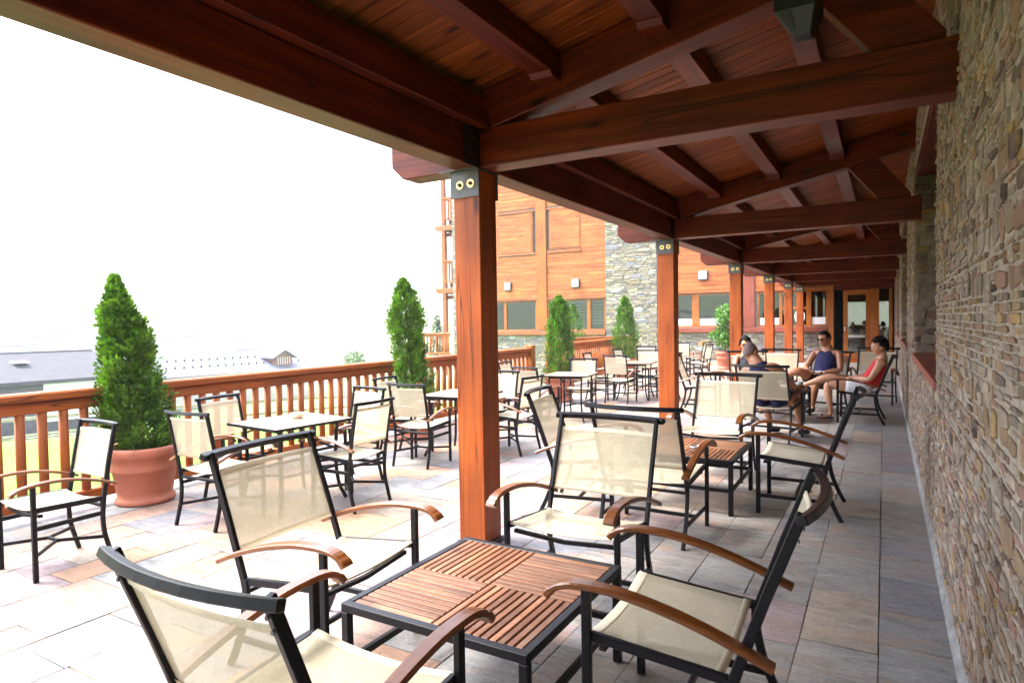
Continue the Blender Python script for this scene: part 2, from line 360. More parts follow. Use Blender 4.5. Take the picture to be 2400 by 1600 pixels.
# ================================================================== TERRAIN AND FAR THINGS
XW = 0.31          # face of the stone wall
YF = 25.0          # face of the hotel wing across the end of the terrace
def ground_h(x, y):
    d = math.hypot(x, y); az = math.atan2(-x, y)          # 0 = +Y, positive towards -X
    h = -1.1
    if d > 14: h -= min(1.0, (d-14)/30)**1.2*3.2
    if d > 60:
        t = min(1.0, (d-60)/840)
        big = 0.5+0.5*sin(az*1.7+0.6)
        h += (t**1.15)*(120+60*big)
        h += noise.fractal(Vector((x*0.006, y*0.006, 3)), 1.0, 2.0, 6)*30*min(1, (d-60)/250)
        h += noise.fractal(Vector((x*0.03, y*0.03, 9)), 1.0, 2.0, 4)*4*min(1, (d-60)/200)
    return h
def terrain():
    rs = [2.5, 6, 10, 14, 18, 22, 27, 33, 40, 48, 56, 64] + [64*1.065**k for k in range(1, 46)]
    na = 240; vs = [(0, 0, ground_h(0, 0))]; fs = []
    for r in rs:
        for k in range(na):
            a = 2*pi*k/na; x, y = -sin(a)*r, cos(a)*r; vs.append((x, y, ground_h(x, y)))
    for k in range(na): fs.append((0, 1+k, 1+(k+1) % na))
    for i in range(len(rs)-1):
        for k in range(na):
            a = 1+i*na+k; b = 1+i*na+(k+1) % na; fs.append((a, a+na, b+na, b))
    m, nt, n, L, b = mat('mountain_grass')
    tc = N(nt, 'ShaderNodeTexCoord')
    sx = N(nt, 'ShaderNodeSeparateXYZ'); L.new(tc.outputs['Object'], sx.inputs[0])
    n1 = N(nt, 'ShaderNodeTexNoise', Scale=0.35, Detail=8.0, Roughness=0.65); L.new(tc.outputs['Object'], n1.inputs[0])
    g = ramp(nt, [(0.3, (0.075, 0.20, 0.018)), (0.7, (0.13, 0.29, 0.035))]); L.new(n1.outputs[0], g.inputs[0])
    mp = N(nt, 'ShaderNodeMapping'); mp.inputs['Scale'].default_value = (0.02, 0.02, 0.09); L.new(tc.outputs['Object'], mp.inputs[0])
    n2 = N(nt, 'ShaderNodeTexNoise', Scale=1.0, Detail=10.0, Roughness=0.7, Distortion=1.0); L.new(mp.outputs[0], n2.inputs[0])
    h = ramp(nt, [(0.30, (0.12, 0.15, 0.08)), (0.5, (0.20, 0.22, 0.13)), (0.62, (0.24, 0.24, 0.20)), (0.72, (0.26, 0.25, 0.26))]); L.new(n2.outputs[0], h.inputs[0])
    # lawn near the terrace, mountain pasture and scree beyond, paled with distance to add haze
    ln = N(nt, 'ShaderNodeVectorMath', operation='LENGTH'); L.new(tc.outputs['Object'], ln.inputs[0])
    mr = N(nt, 'ShaderNodeMapRange'); L.new(ln.outputs['Value'], mr.inputs[0]); mr.inputs[1].default_value = 28; mr.inputs[2].default_value = 75
    n5 = N(nt, 'ShaderNodeTexNoise', Scale=0.022, Detail=7.0, Roughness=0.75, Distortion=0.8); L.new(tc.outputs['Object'], n5.inputs[0])
    r5 = ramp(nt, [(0.57, (0, 0, 0)), (0.62, (1, 1, 1))]); L.new(n5.outputs[0], r5.inputs[0])
    hh = mixc(nt, h.outputs[0], (0.045, 0.047, 0.06), r5.outputs[0])
    L.new(mixc(nt, g.outputs[0], hh, mr.outputs[0]), b.inputs['Base Color']); b.inputs['Roughness'].default_value = 0.9
    b.inputs['Specular IOR Level'].default_value = 0.15
    me = bpy.data.meshes.new('ground'); me.from_pydata(vs, [], fs); me.materials.append(m)
    me.polygons.foreach_set('use_smooth', [True]*len(fs)); me.update()
    tag(link('ground', me), kind='structure')
    return min(v[2] for v in vs), max(v[2] for v in vs)
ZMIN, ZMAX = terrain()
def haze():
    m = bpy.data.materials.new('haze'); m.use_nodes = True; nt = m.node_tree; nt.nodes.clear()
    o = nt.nodes.new('ShaderNodeOutputMaterial'); v = nt.nodes.new('ShaderNodeVolumePrincipled')
    v.inputs['Color'].default_value = (0.93, 0.95, 1.0, 1); v.inputs['Density'].default_value = 0.0013; v.inputs['Anisotropy'].default_value = 0.0
    nt.links.new(v.outputs[0], o.inputs['Volume'])
    b = MB(); b.boxx(-1150, 1150, -1150, 1150, ZMIN-1, max(ZMAX, 12)+3); b.build('haze', m, kind='stuff')
haze()
ROADM = plain('road_asphalt', (0.30, 0.30, 0.31), 0.9, 0, 0.15, 3)
def road():
    b = MB(); pts = [(-60, -8), (-44, 4), (-33, 13), (-28, 24), (-27, 38), (-30, 60)]; vs = []; n = 40
    cur = []
    for i in range(len(pts)-1):
        for k in range(8):
            t = k/8; cur.append((lerp(pts[i][0], pts[i+1][0], t), lerp(pts[i][1], pts[i+1][1], t)))
    for i in range(len(cur)-1):
        a, c = Vector(cur[i]), Vector(cur[i+1]); d = (c-a).normalized(); s = Vector((-d.y, d.x))*2.2
        q = [a+s, a-s, c-s, c+s]
        b.add([(p.x, p.y, ground_h(p.x, p.y)+0.05) for p in q], [(0, 1, 2, 3)])
    b.build('road', ROADM, kind='structure')
road()

def far_fence():
    root = empty('pasture_fence', (-19.5, 10, ground_h(-19.5, 10)), label='pale post-and-rail fence crossing the lawn below the terrace', cat='fence')
    FW = plain('weathered_fence_wood', (0.30, 0.25, 0.21), 0.9, 0, 0.2, 8)
    pts = [(-23, 0), (-21.3, 5), (-20, 9), (-19.7, 13), (-20.6, 17), (-22.5, 22), (-25, 28)]
    P = []
    for i in range(len(pts)-1):
        for k in range(3): P.append((lerp(pts[i][0], pts[i+1][0], k/3), lerp(pts[i][1], pts[i+1][1], k/3)))
    for i, (x, y) in enumerate(P):
        z = ground_h(x, y); beam('post', (x, y, z-0.1), (x, y, z+1.05), 0.09, 0.09, FW, root, 0)
        if i < len(P)-1:
            x2, y2 = P[i+1]; z2 = ground_h(x2, y2)
            for h in (0.42, 0.9): beam('rail', (x, y, z+h), (x2, y2, z2+h), 0.05, 0.09, FW, root, 0)
far_fence()

SLATE = plain('roof_slate', (0.040, 0.038, 0.046), 0.85, 0, 0.16, 1.5, bump=0.2)
SHEET = plain('roof_sheet', (0.075, 0.080, 0.105), 0.55, 0.0, 0.06, 0.5)
WALLS = plain('house_wall', (0.42, 0.38, 0.34), 0.9, 0, 0.1, 1)
WALLG = plain('house_stone_grey', (0.075, 0.070, 0.078), 0.9, 0, 0.3, 3, bump=0.3)
BROWNW = plain('dormer_wood', (0.22, 0.11, 0.07), 0.8, 0, 0.2, 5)
SILLP = plain('pale_trim', (0.6, 0.56, 0.52), 0.8)
def roof_slab(b, p, q, r, s_, t=0.18):
    """slab with top corners p q r s_ and thickness t"""
    b.add([Vector(v) for v in (p, q, r, s_)]+[Vector(v)-Vector((0, 0, t)) for v in (p, q, r, s_)],
          [(0, 1, 2, 3), (7, 6, 5, 4), (0, 4, 5, 1), (1, 5, 6, 2), (2, 6, 7, 3), (3, 7, 4, 0)])
def house_long():
    A, B = Vector((-47.17, 28.0, -0.6)), Vector((-45.33, 38.34, -0.58))
    d = (B-A).normalized(); nn = Vector((d.y, -d.x, 0)).normalized()   # towards the camera
    if nn.dot(CAM-A) < 0: nn = -nn
    A2 = A-d*7; h = 1.35; run = 4.3
    root = empty('long_house', (A.x, A.y, -5), label='long low house under a pale grey metal roof with two rows of snow guards', cat='house')
    b = MB(); C = A2+nn*run-Vector((0, 0, h)); D = B+nn*run-Vector((0, 0, h))+d*0.0
    roof_slab(b, A2, B, D, C); b.build('roof', SHEET, root)
    b = MB(); C2 = A2-nn*run-Vector((0, 0, h)); D2 = B-nn*run-Vector((0, 0, h)); roof_slab(b, B, A2, C2, D2); b.build('roof', SHEET, root)
    b = MB(); wz = -6
    q = [A2+nn*(run-0.5), B+nn*(run-0.5)-d*0.4, B-nn*(run-0.5)-d*0.4, A2-nn*(run-0.5)]
    zt = A.z-h-0.02
    vs = [(p.x, p.y, wz) for p in q]+[(p.x, p.y, zt) for p in q]+[((q[1]+q[2])/2).to_tuple()[:2]+(A.z-0.2,), ((q[0]+q[3])/2).to_tuple()[:2]+(A.z-0.2,)]
    b.add(vs, [(0, 1, 5, 4), (1, 2, 6, 8, 5), (2, 3, 7, 6), (3, 0, 4, 9, 7)]); b.build('wall', WALLS, root)
    rows = (1.35, 2.75)
    g = MB(); g.add([(-.09, 0, 0), (.09, 0, 0), (0, 0.02, .2), (0, .16, 0)], [(0, 1, 2), (1, 3, 2), (3, 0, 2), (0, 3, 1)]); gm = g.mesh('snow_guard', BLACKG)
    L = (B-A2).length
    for rr in rows:
        for i in range(int(L/0.62)):
            p = A2+d*(0.3+i*0.62)+nn*rr-Vector((0, 0, h*rr/run))+Vector((0, 0, 0.01))
            link('snow_guard', gm, root, Matrix.Translation(p) @ Matrix.Rotation(math.atan2(d.y, d.x), 4, 'Z'))
    # dormer
    t = 0.80; base = lerp(A2, B, 0.0)+d*(L*0.875)
    dor = MB(); p = base+nn*2.6; z = A.z-h*3.4/run
    w = 0.75
    def at(u, v, zz): q = base+d*u+nn*v; return (q.x, q.y, zz)
    zb = A.z-h*3.5/run; zt = zb+0.75
    dor.add([at(-w, 3.4, zb), at(w, 3.4, zb), at(w, 3.4, zt), at(0, 3.4, zt+0.45), at(-w, 3.4, zt),
             at(-w, 1.0, zb), at(w, 1.0, zb), at(w, 1.0, zt), at(0, 1.0, zt+0.45), at(-w, 1.0, zt)],
            [(0, 1, 2, 3, 4), (9, 8, 7, 6, 5), (1, 6, 7, 2), (0, 4, 9, 5)])
    dm = dor.build('dormer', BROWNW, root)
    rf = MB()
    for s in (-1, 1):
        roof_slab(rf, at(0, 3.7, zt+0.56), at(0, 0.8, zt+0.56), at(s*(w+0.3), 0.8, zt-0.06), at(s*(w+0.3), 3.7, zt-0.06), 0.1)
    rf.build('dormer_roof', SHEET, dm)
    sl = MB()
    for i in range(6): sl.box((0, 0, 0), (0.05, 0.04, 0.6), Matrix.Translation(at(-0.5+i*0.2, 3.43, zb+0.42)))
    sl.build('batten', SILLP, dm)
house_long()
def house_dark():
    A, B = Vector((-43.4, 14.5, 0.35)), Vector((-42.94, 21.24, 0.32)); d = (B-A).normalized(); nn = Vector((d.y, -d.x, 0))
    if nn.dot(CAM-A) < 0: nn = -nn
    A = A-d*3; run, h = 4.2, 1.5
    root = empty('slate_house', (A.x, A.y, -5), label='dark slate-roofed house with a white garage front beside the left potted thuja', cat='house')
    for s in (1, -1):
        b = MB(); q = (A, B+d*0.0, B+nn*s*run-Vector((0, 0, h)), A+nn*s*run-Vector((0, 0, h))); roof_slab(b, *q, 0.2); b.build('roof', SLATE, root)
    b = MB(); b.sweep([A+Vector((0, 0, 0.02)), B+Vector((0, 0, 0.02))], rect(0.5, 0.14)); b.build('ridge_cap', SILLP, root)
    r2 = run-0.3; q = [A+nn*r2, B+nn*r2-d*0.3, B-nn*r2-d*0.3, A-nn*r2]; zt = A.z-h-0.1
    b = MB(); vs = [(p.x, p.y, -6) for p in q]+[(p.x, p.y, zt) for p in q]+[((q[1]+q[2])/2).to_tuple()[:2]+(A.z-0.25,), ((q[0]+q[3])/2).to_tuple()[:2]+(A.z-0.25,)]
    b.add(vs, [(0, 1, 5, 4), (1, 2, 6, 8, 5), (2, 3, 7, 6), (3, 0, 4, 9, 7)]); b.build('wall', WALLG, root)
    b = MB(); c = A+d*7.2+nn*(r2+0.05)
    b.box((0, 0, 0), (2.9, 0.08, 2.2), Matrix.Translation((c.x, c.y, -2.35)) @ Matrix.Rotation(math.atan2(d.y, d.x), 4, 'Z')); b.build('garage_door', WHITE, root)
    b = MB(); c = A+d*5.4+nn*1.8; b.box((0, 0, 0), (0.7, 0.9, 0.1), Matrix.Translation((c.x, c.y, A.z-h*1.8/run+0.06)) @ Matrix.Rotation(math.atan2(d.y, d.x), 4, 'Z')); b.build('skylight', WHITE, root)
house_dark()

def leaf_ball(b, c, rx, rz, n, size, g=(0.6, 1.25), shell=0.55, r=rnd):
    for i in range(n):
        v = Vector((r.gauss(0, 1), r.gauss(0, 1), r.gauss(0, 1))).normalized()*(shell+(1-shell)*r.random()**0.6)
        p = Vector((c[0]+v.x*rx, c[1]+v.y*rx, c[2]+v.z*rz)); 
        p += noise.noise_vector(p*3.0)*rx*0.25
        a = Vector((r.gauss(0, 1), r.gauss(0, 1), r.gauss(0, 1))).normalized(); t = (a+v*0.8+Vector((0, 0, 0.4))).normalized(); w = t.cross(v+Vector((0.01, 0, 0))).normalized()
        s = size*r.uniform(0.6, 1.3); k = r.uniform(*g); col = (k, k*r.uniform(0.92, 1.05), k*0.9)
        b.add([p, p+t*s*0.5+w*s*0.28, p+t*s, p+t*s*0.5-w*s*0.28], [(0, 1, 2, 3)], col)
def bush(name, loc, r_, h, label, n=900, cat='bush'):
    z = ground_h(loc[0], loc[1]) if len(loc) < 3 else loc[2]
    root = empty(name, (loc[0], loc[1], z), label=label, cat=cat)
    b = MB(); leaf_ball(b, (loc[0], loc[1], z+h*0.55), r_, h*0.5, n, r_*0.22); b.build('crown', SHRUB, root, recalc=False)
    b = MB(); b.tube([(loc[0], loc[1], z), (loc[0], loc[1], z+h*0.6)], r_*0.06, 6); b.build('trunk', BARK, root)
bush('round_bush', (-41.7, 43.0, -2.6), 0.95, 1.5, 'round green bush rising behind the railing left of the second thuja')
def conifer(name, loc, r_, h, label):
    root = empty(name, loc, label=label, cat='tree')
    b = MB(); r = random.Random(5)
    for i in range(900):
        t = r.random()**0.7; z = loc[2]+h*(0.08+0.92*(1-t)) ; rr = r_*t*r.uniform(0.3, 1.0); a = r.uniform(0, 2*pi)
        p = Vector((loc[0]+cos(a)*rr, loc[1]+sin(a)*rr, z)); o = Vector((cos(a), sin(a), -0.25)); w = Vector((-sin(a), cos(a), 0))
        s = 0.22; k = r.uniform(0.4, 1.1); b.add([p, p+o*s*0.5+w*s*0.4, p+o*s*1.4, p+o*s*0.5-w*s*0.4], [(0, 1, 2, 3)], (k, k, k))
    b.build('crown', SHRUB, root, recalc=False)
    b = MB(); b.tube([loc, (loc[0], loc[1], loc[2]+h*0.9)], [0.1, 0.02], 6); b.build('trunk', BARK, root)
conifer('conifer', (-23.0, 30.6, -1.0), 0.95, 3.1, 'small dark conifer behind the balcony post at the hotel corner')

# ================================================================== TERRACE FLOOR
def tile_col(x, y, r):
    pal = [(0.26, 0.245, 0.235), (0.20, 0.20, 0.215), (0.28, 0.265, 0.25), (0.33, 0.235, 0.19), (0.37, 0.235, 0.165), (0.25, 0.195, 0.20), (0.30, 0.255, 0.21), (0.235, 0.235, 0.23)]
    w = [5, 2, 5, 0.5, 0.0, 0.9, 2.6, 4] if x > -1.9 else [3, 2.5, 3, 4, 4, 3, 3, 2]
    c = r.choices(pal, w)[0]; k = r.uniform(0.88, 1.12)*(0.76 if x < -2.6 else 1.0); m_ = sum(c)/3; q = 1.35 if x < -2.0 else 1.0; return tuple(max(0.02, (m_+(v-m_)*q)*k) for v in c)  # tiles beyond the porch darkened and saturated to offset the strong outdoor light
def terrace():
    X0, X1, Y0, Y1 = -6.75, XW-0.003, -4.0, YF
    b = MB(); b.boxx(X0-0.15, X1+0.3, Y0, Y1+0.1, -1.25, -0.012); base = b.build('terrace_floor', GROUT, kind='structure')
    r = random.Random(21); tiles = []; x = X0
    xs = [0.29-0.0]; 
    cols = [XW-0.003, -0.02, -0.365, -0.70, -1.03]
    while cols[-1] > X0+0.3: cols.append(cols[-1]-r.choice([0.33, 0.35, 0.35, 0.42, 0.3]))
    cols[-1] = X0
    for i in range(len(cols)-1):
        a, c = cols[i+1], cols[i]; y = Y0-r.random()*0.5
        while y < Y1:
            L = r.choice([0.42, 0.5, 0.56, 0.62, 0.7]); y2 = min(y+L, Y1)
            if y2-y > 0.05: tiles.append((a, c, max(y, Y0), y2))
            y += L
    out = []
    for (a, c, y0, y1) in tiles:
        g = 0.0028; cx, cy = (a+c)/2, (y0+y1)/2
        dz = [r.uniform(-0.0035, 0.0015) for _ in range(4)]; j = lambda: r.uniform(-0.0035, 0.0035)
        top = [(a+g+j(), y0+g+j(), dz[0]), (c-g+j(), y0+g+j(), dz[1]), (c-g+j(), y1-g+j(), dz[2]), (a+g+j(), y1-g+j(), dz[3])]
        mid = [(a+0.0035, y0+0.0035, -0.006), (c-0.0035, y0+0.0035, -0.006), (c-0.0035, y1-0.0035, -0.006), (a+0.0035, y1-0.0035, -0.006)]
        bot = [(p[0], p[1], -0.02) for p in mid]
        vs = top+mid+bot
        fs = [(0, 1, 2, 3)]+[(k, (k+1) % 4, (k+1) % 4+4, k+4)[::-1] for k in range(4)]+[(k+4, (k+1) % 4+4, (k+1) % 4+8, k+8)[::-1] for k in range(4)]
        d = (Vector((cx, cy, 0))-CAM).length; area = (c-a)*(y1-y0)*1.6/d**3
        vis = any(inview((px, py, 0)) for px in (a, c) for py in (y0, y1))
        out.append((area if vis else area*1e-4, vs, fs, tile_col(cx, cy, r)))
    out.sort(key=lambda t: -t[0])
    for k, (s, vs, fs, col) in enumerate(out[:300]):
        m = MB(); m.add(vs, fs, col); m.build('tile', TILE, base, recalc=False)
    m = MB()
    for s, vs, fs, col in out[300:]: m.add(vs, fs, col)
    m.build('far_tiles', TILE, base, recalc=False, kind='stuff')
terrace()

# ================================================================== STONE FIELDS
def stones(parent, O, U, V, Nn, w, h, holes=(), hmin=0.03, hmax=0.1, lmin=0.06, lmax=0.3, pal=(), m=None, depth=(0.01, 0.035), seed=1, parts=300, name='stone', gap=0.008, big=0.03, rough=0.3):
    """irregular coursed rubble on the plane O + u*U + v*V, standing proud along Nn"""
    r = random.Random(seed); O, U, V, Nn = Vector(O), Vector(U), Vector(V), Vector(Nn); out = []
    v = 0.0
    while v < h:
        hh = r.uniform(hmin, hmax); hh = min(hh, h-v+0.02); u = -r.random()*lmax
        while u < w:
            l = r.uniform(lmin, lmax)*(0.6+hh/hmax); 
            subs = [(u, u+l, v, v+hh)]
            if hh > hmax*0.62 and r.random() < 0.45:
                f = r.uniform(0.35, 0.65); subs = [(u, u+l, v, v+hh*f), (u, u+l, v+hh*f, v+hh)]
            if hh > hmax*0.8 and r.random() < big: subs = [(u, u+l*0.8, v, v+hh*1.5)]
            for (a, b_, c, d_) in subs:
                a2, b2 = max(a, 0), min(b_, w); c2, d2 = c, min(d_, h)
                if b2-a2 < 0.02 or d2-c2 < 0.012: continue
                bad = False
                for (hu0, hu1, hv0, hv1) in holes:
                    if b2 > hu0+0.01 and a2 < hu1-0.01 and d2 > hv0+0.01 and c2 < hv1-0.01:
                        if a2 < hu0-0.03: b2 = hu0
                        elif b2 > hu1+0.03: a2 = hu1
                        elif c2 < hv0-0.015: d2 = hv0
                        elif d2 > hv1+0.015: c2 = hv1
                        else: bad = True
                if bad or b2-a2 < 0.02 or d2-c2 < 0.01: continue
                g = gap*r.uniform(0.3, 1.2); dp = r.uniform(*depth); tilt = r.uniform(-rough, rough)*dp; 
                n = 6; P = []
                ww, hh2 = (b2-a2)/2-g, (d2-c2)/2-g; cu, cv = (a2+b2)/2, (c2+d2)/2
                if ww <= 0.006 or hh2 <= 0.004: continue
                jit = lambda s: r.uniform(-s, s)
                ring = [(-ww, -hh2*0.7), (-ww*0.3, -hh2), (ww*0.6, -hh2), (ww, -hh2*0.2), (ww*0.85, hh2), (-ww*0.2, hh2), (-ww*0.95, hh2*0.75)]
                ring = [(x+jit(ww*0.1), y+jit(hh2*0.18)) for x, y in ring]
                k = len(ring)
                back = [O+U*(cu+x)+V*(cv+y)-Nn*0.01 for x, y in ring]
                front = [O+U*(cu+x*0.90)+V*(cv+y*0.86)+Nn*(dp+tilt*x/ww+jit(dp*0.25)) for x, y in ring]
                mid = [O+U*(cu+x)+V*(cv+y)+Nn*dp*0.75 for x, y in ring]
                vs = back+mid+front
                fs = [tuple(range(2*k, 3*k))]+[(i, (i+1) % k, k+(i+1) % k, k+i) for i in range(k)]+[(k+i, k+(i+1) % k, 2*k+(i+1) % k, 2*k+i) for i in range(k)]
                c = r.choices([p[0] for p in pal], [p[1] for p in pal])[0]; kk = r.uniform(0.75, 1.2); col = tuple(x*kk for x in c)
                pos = O+U*cu+V*cv; dd = pos-CAM; area = ww*hh2*abs(dd.normalized().dot(Nn))/dd.length**2
                out.append((area if inview(pos) else area*1e-5, vs, fs, col))
            u += l
        v += hh
    out.sort(key=lambda t: -t[0])
    for s, vs, fs, col in out[:parts]:
        b = MB(); b.add(vs, fs, col); b.build(name, m, parent, recalc=False)
    if len(out) > parts:
        b = MB()
        for s, vs, fs, col in out[parts:]: b.add(vs, fs, col)
        b.build('small_stones', m, parent, recalc=False, kind='stuff')
    return len(out)

PALW = [((0.27, 0.18, 0.11), 2.6), ((0.25, 0.20, 0.16), 4.5), ((0.34, 0.22, 0.10), 1.1), ((0.13, 0.095, 0.08), 1.6), ((0.30, 0.25, 0.205), 3.5), ((0.29, 0.17, 0.125), 2.6), ((0.36, 0.29, 0.225), 2.2)]
PALF = [((0.28, 0.235, 0.17), 5), ((0.20, 0.165, 0.13), 4), ((0.38, 0.33, 0.23), 2), ((0.42, 0.28, 0.13), 0.6), ((0.20, 0.18, 0.20), 1.6), ((0.38, 0.38, 0.37), 0.9), ((0.30, 0.22, 0.19), 1)]

# ---- the long rubble wall on the right, with its deep window openings
WINS = [(5.24, 9.03, 1.13, 3.24), (11.6, 15.3, 1.10, 3.24), (17.6, 20.4, 1.10, 3.24), (22.2, 23.9, 1.10, 3.24)]
TH = 0.5
def stone_wall():
    root = empty('stone_wall', (XW, 8, 0), label='long rubble stone wall of the hotel with deep window openings beside the porch', cat='wall')
    Y0, Y1, H = -4.0, YF, 4.2
    b = MB(); ys = [Y0]
    for (a, c, z0, z1) in WINS:
        b.boxx(XW, XW+TH, ys[-1], a, 0, H); b.boxx(XW, XW+TH, a, c, 0, z0); b.boxx(XW, XW+TH, a, c, z1+0.10, H); ys.append(c)
    b.boxx(XW, XW+TH, ys[-1], Y1, 0, H)
    b.build('mortar', MORTAR, root)
    b = MB(); b.prism([(XW-0.030, 0.0), (XW-0.022, 0.010), (XW-0.014, 0.035), (XW+0.01, 0.07), (XW+0.01, 0.0)], 'Y', Y0, Y1); b.build('mortar_skirting', SKIRT, root)
    holes = [(a-Y0, c-Y0, z0, z1+0.10) for a, c, z0, z1 in WINS]
    stones(root, (XW, Y0, 0), (0, 1, 0), (0, 0, 1), (-1, 0, 0), Y1-Y0, H, holes, 0.018, 0.075, 0.035, 0.15, PALW, STONE, (0.001, 0.0095), 3, 300, big=0.25, rough=0.9, gap=0.007)
    for (a, c, z0, z1) in WINS:
        # stones on the far jamb, which faces the camera
        stones(root, (XW, c-0.005, z0), (1, 0, 0), (0, 0, 1), (0, -1, 0), TH-0.12, z1-z0, (), 0.05, 0.14, 0.08, 0.2, PALW, STONE, (0.006, 0.02), int(c*7), 0)
        ym = (a+c)/2
        beam('lintel', (XW+TH/2+0.0, a-0.12, z1+0.05), (XW+TH/2, c+0.12, z1+0.05), TH-0.03, 0.10, BEAM, root, 0.004)
        s = MB(); s.boxx(-(c-a+0.14)/2, (c-a+0.14)/2, -0.30, 0.26, -0.035, 0.035)
        sl = s.build('sill', SILLW, root, 0.006, Matrix.Translation((XW+0.24, ym, z0-0.01)) @ Matrix.Rotation(pi/2, 4, 'Z'))
        fx = XW+TH-0.09
        fr = MB(); fr.boxx(-0.03, 0.03, -(c-a)/2, (c-a)/2, 0, 0.08); fr.boxx(-0.03, 0.03, -(c-a)/2, (c-a)/2, z1-z0-0.12, z1-z0-0.03)
        nm = max(2, round((c-a)/1.1)); 
        for k in range(nm+1):
            y = -(c-a)/2+0.04+(c-a-0.08)*k/nm; fr.boxx(-0.03, 0.03, y-0.035, y+0.035, 0.08, z1-z0-0.12)
        wf = fr.build('window', FRAMEW, root, 0, Matrix.Translation((fx, ym, z0+0.03)))
        for k in range(nm):
            y0 = -(c-a)/2+0.04+(c-a-0.08)*k/nm+0.035; y1 = -(c-a)/2+0.04+(c-a-0.08)*(k+1)/nm-0.035
            g = MB(); g.boxx(fx-0.004, fx+0.004, ym+y0, ym+y1, z0+0.11, z1-0.09); g.build('pane', GLASSD, wf)
    # dark room shell behind, added to block light from the far side
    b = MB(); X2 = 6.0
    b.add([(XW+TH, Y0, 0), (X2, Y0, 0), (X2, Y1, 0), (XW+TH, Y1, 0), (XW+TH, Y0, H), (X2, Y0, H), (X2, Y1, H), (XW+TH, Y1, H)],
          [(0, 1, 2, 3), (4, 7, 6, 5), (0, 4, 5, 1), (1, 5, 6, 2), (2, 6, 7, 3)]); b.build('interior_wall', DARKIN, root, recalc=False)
stone_wall()

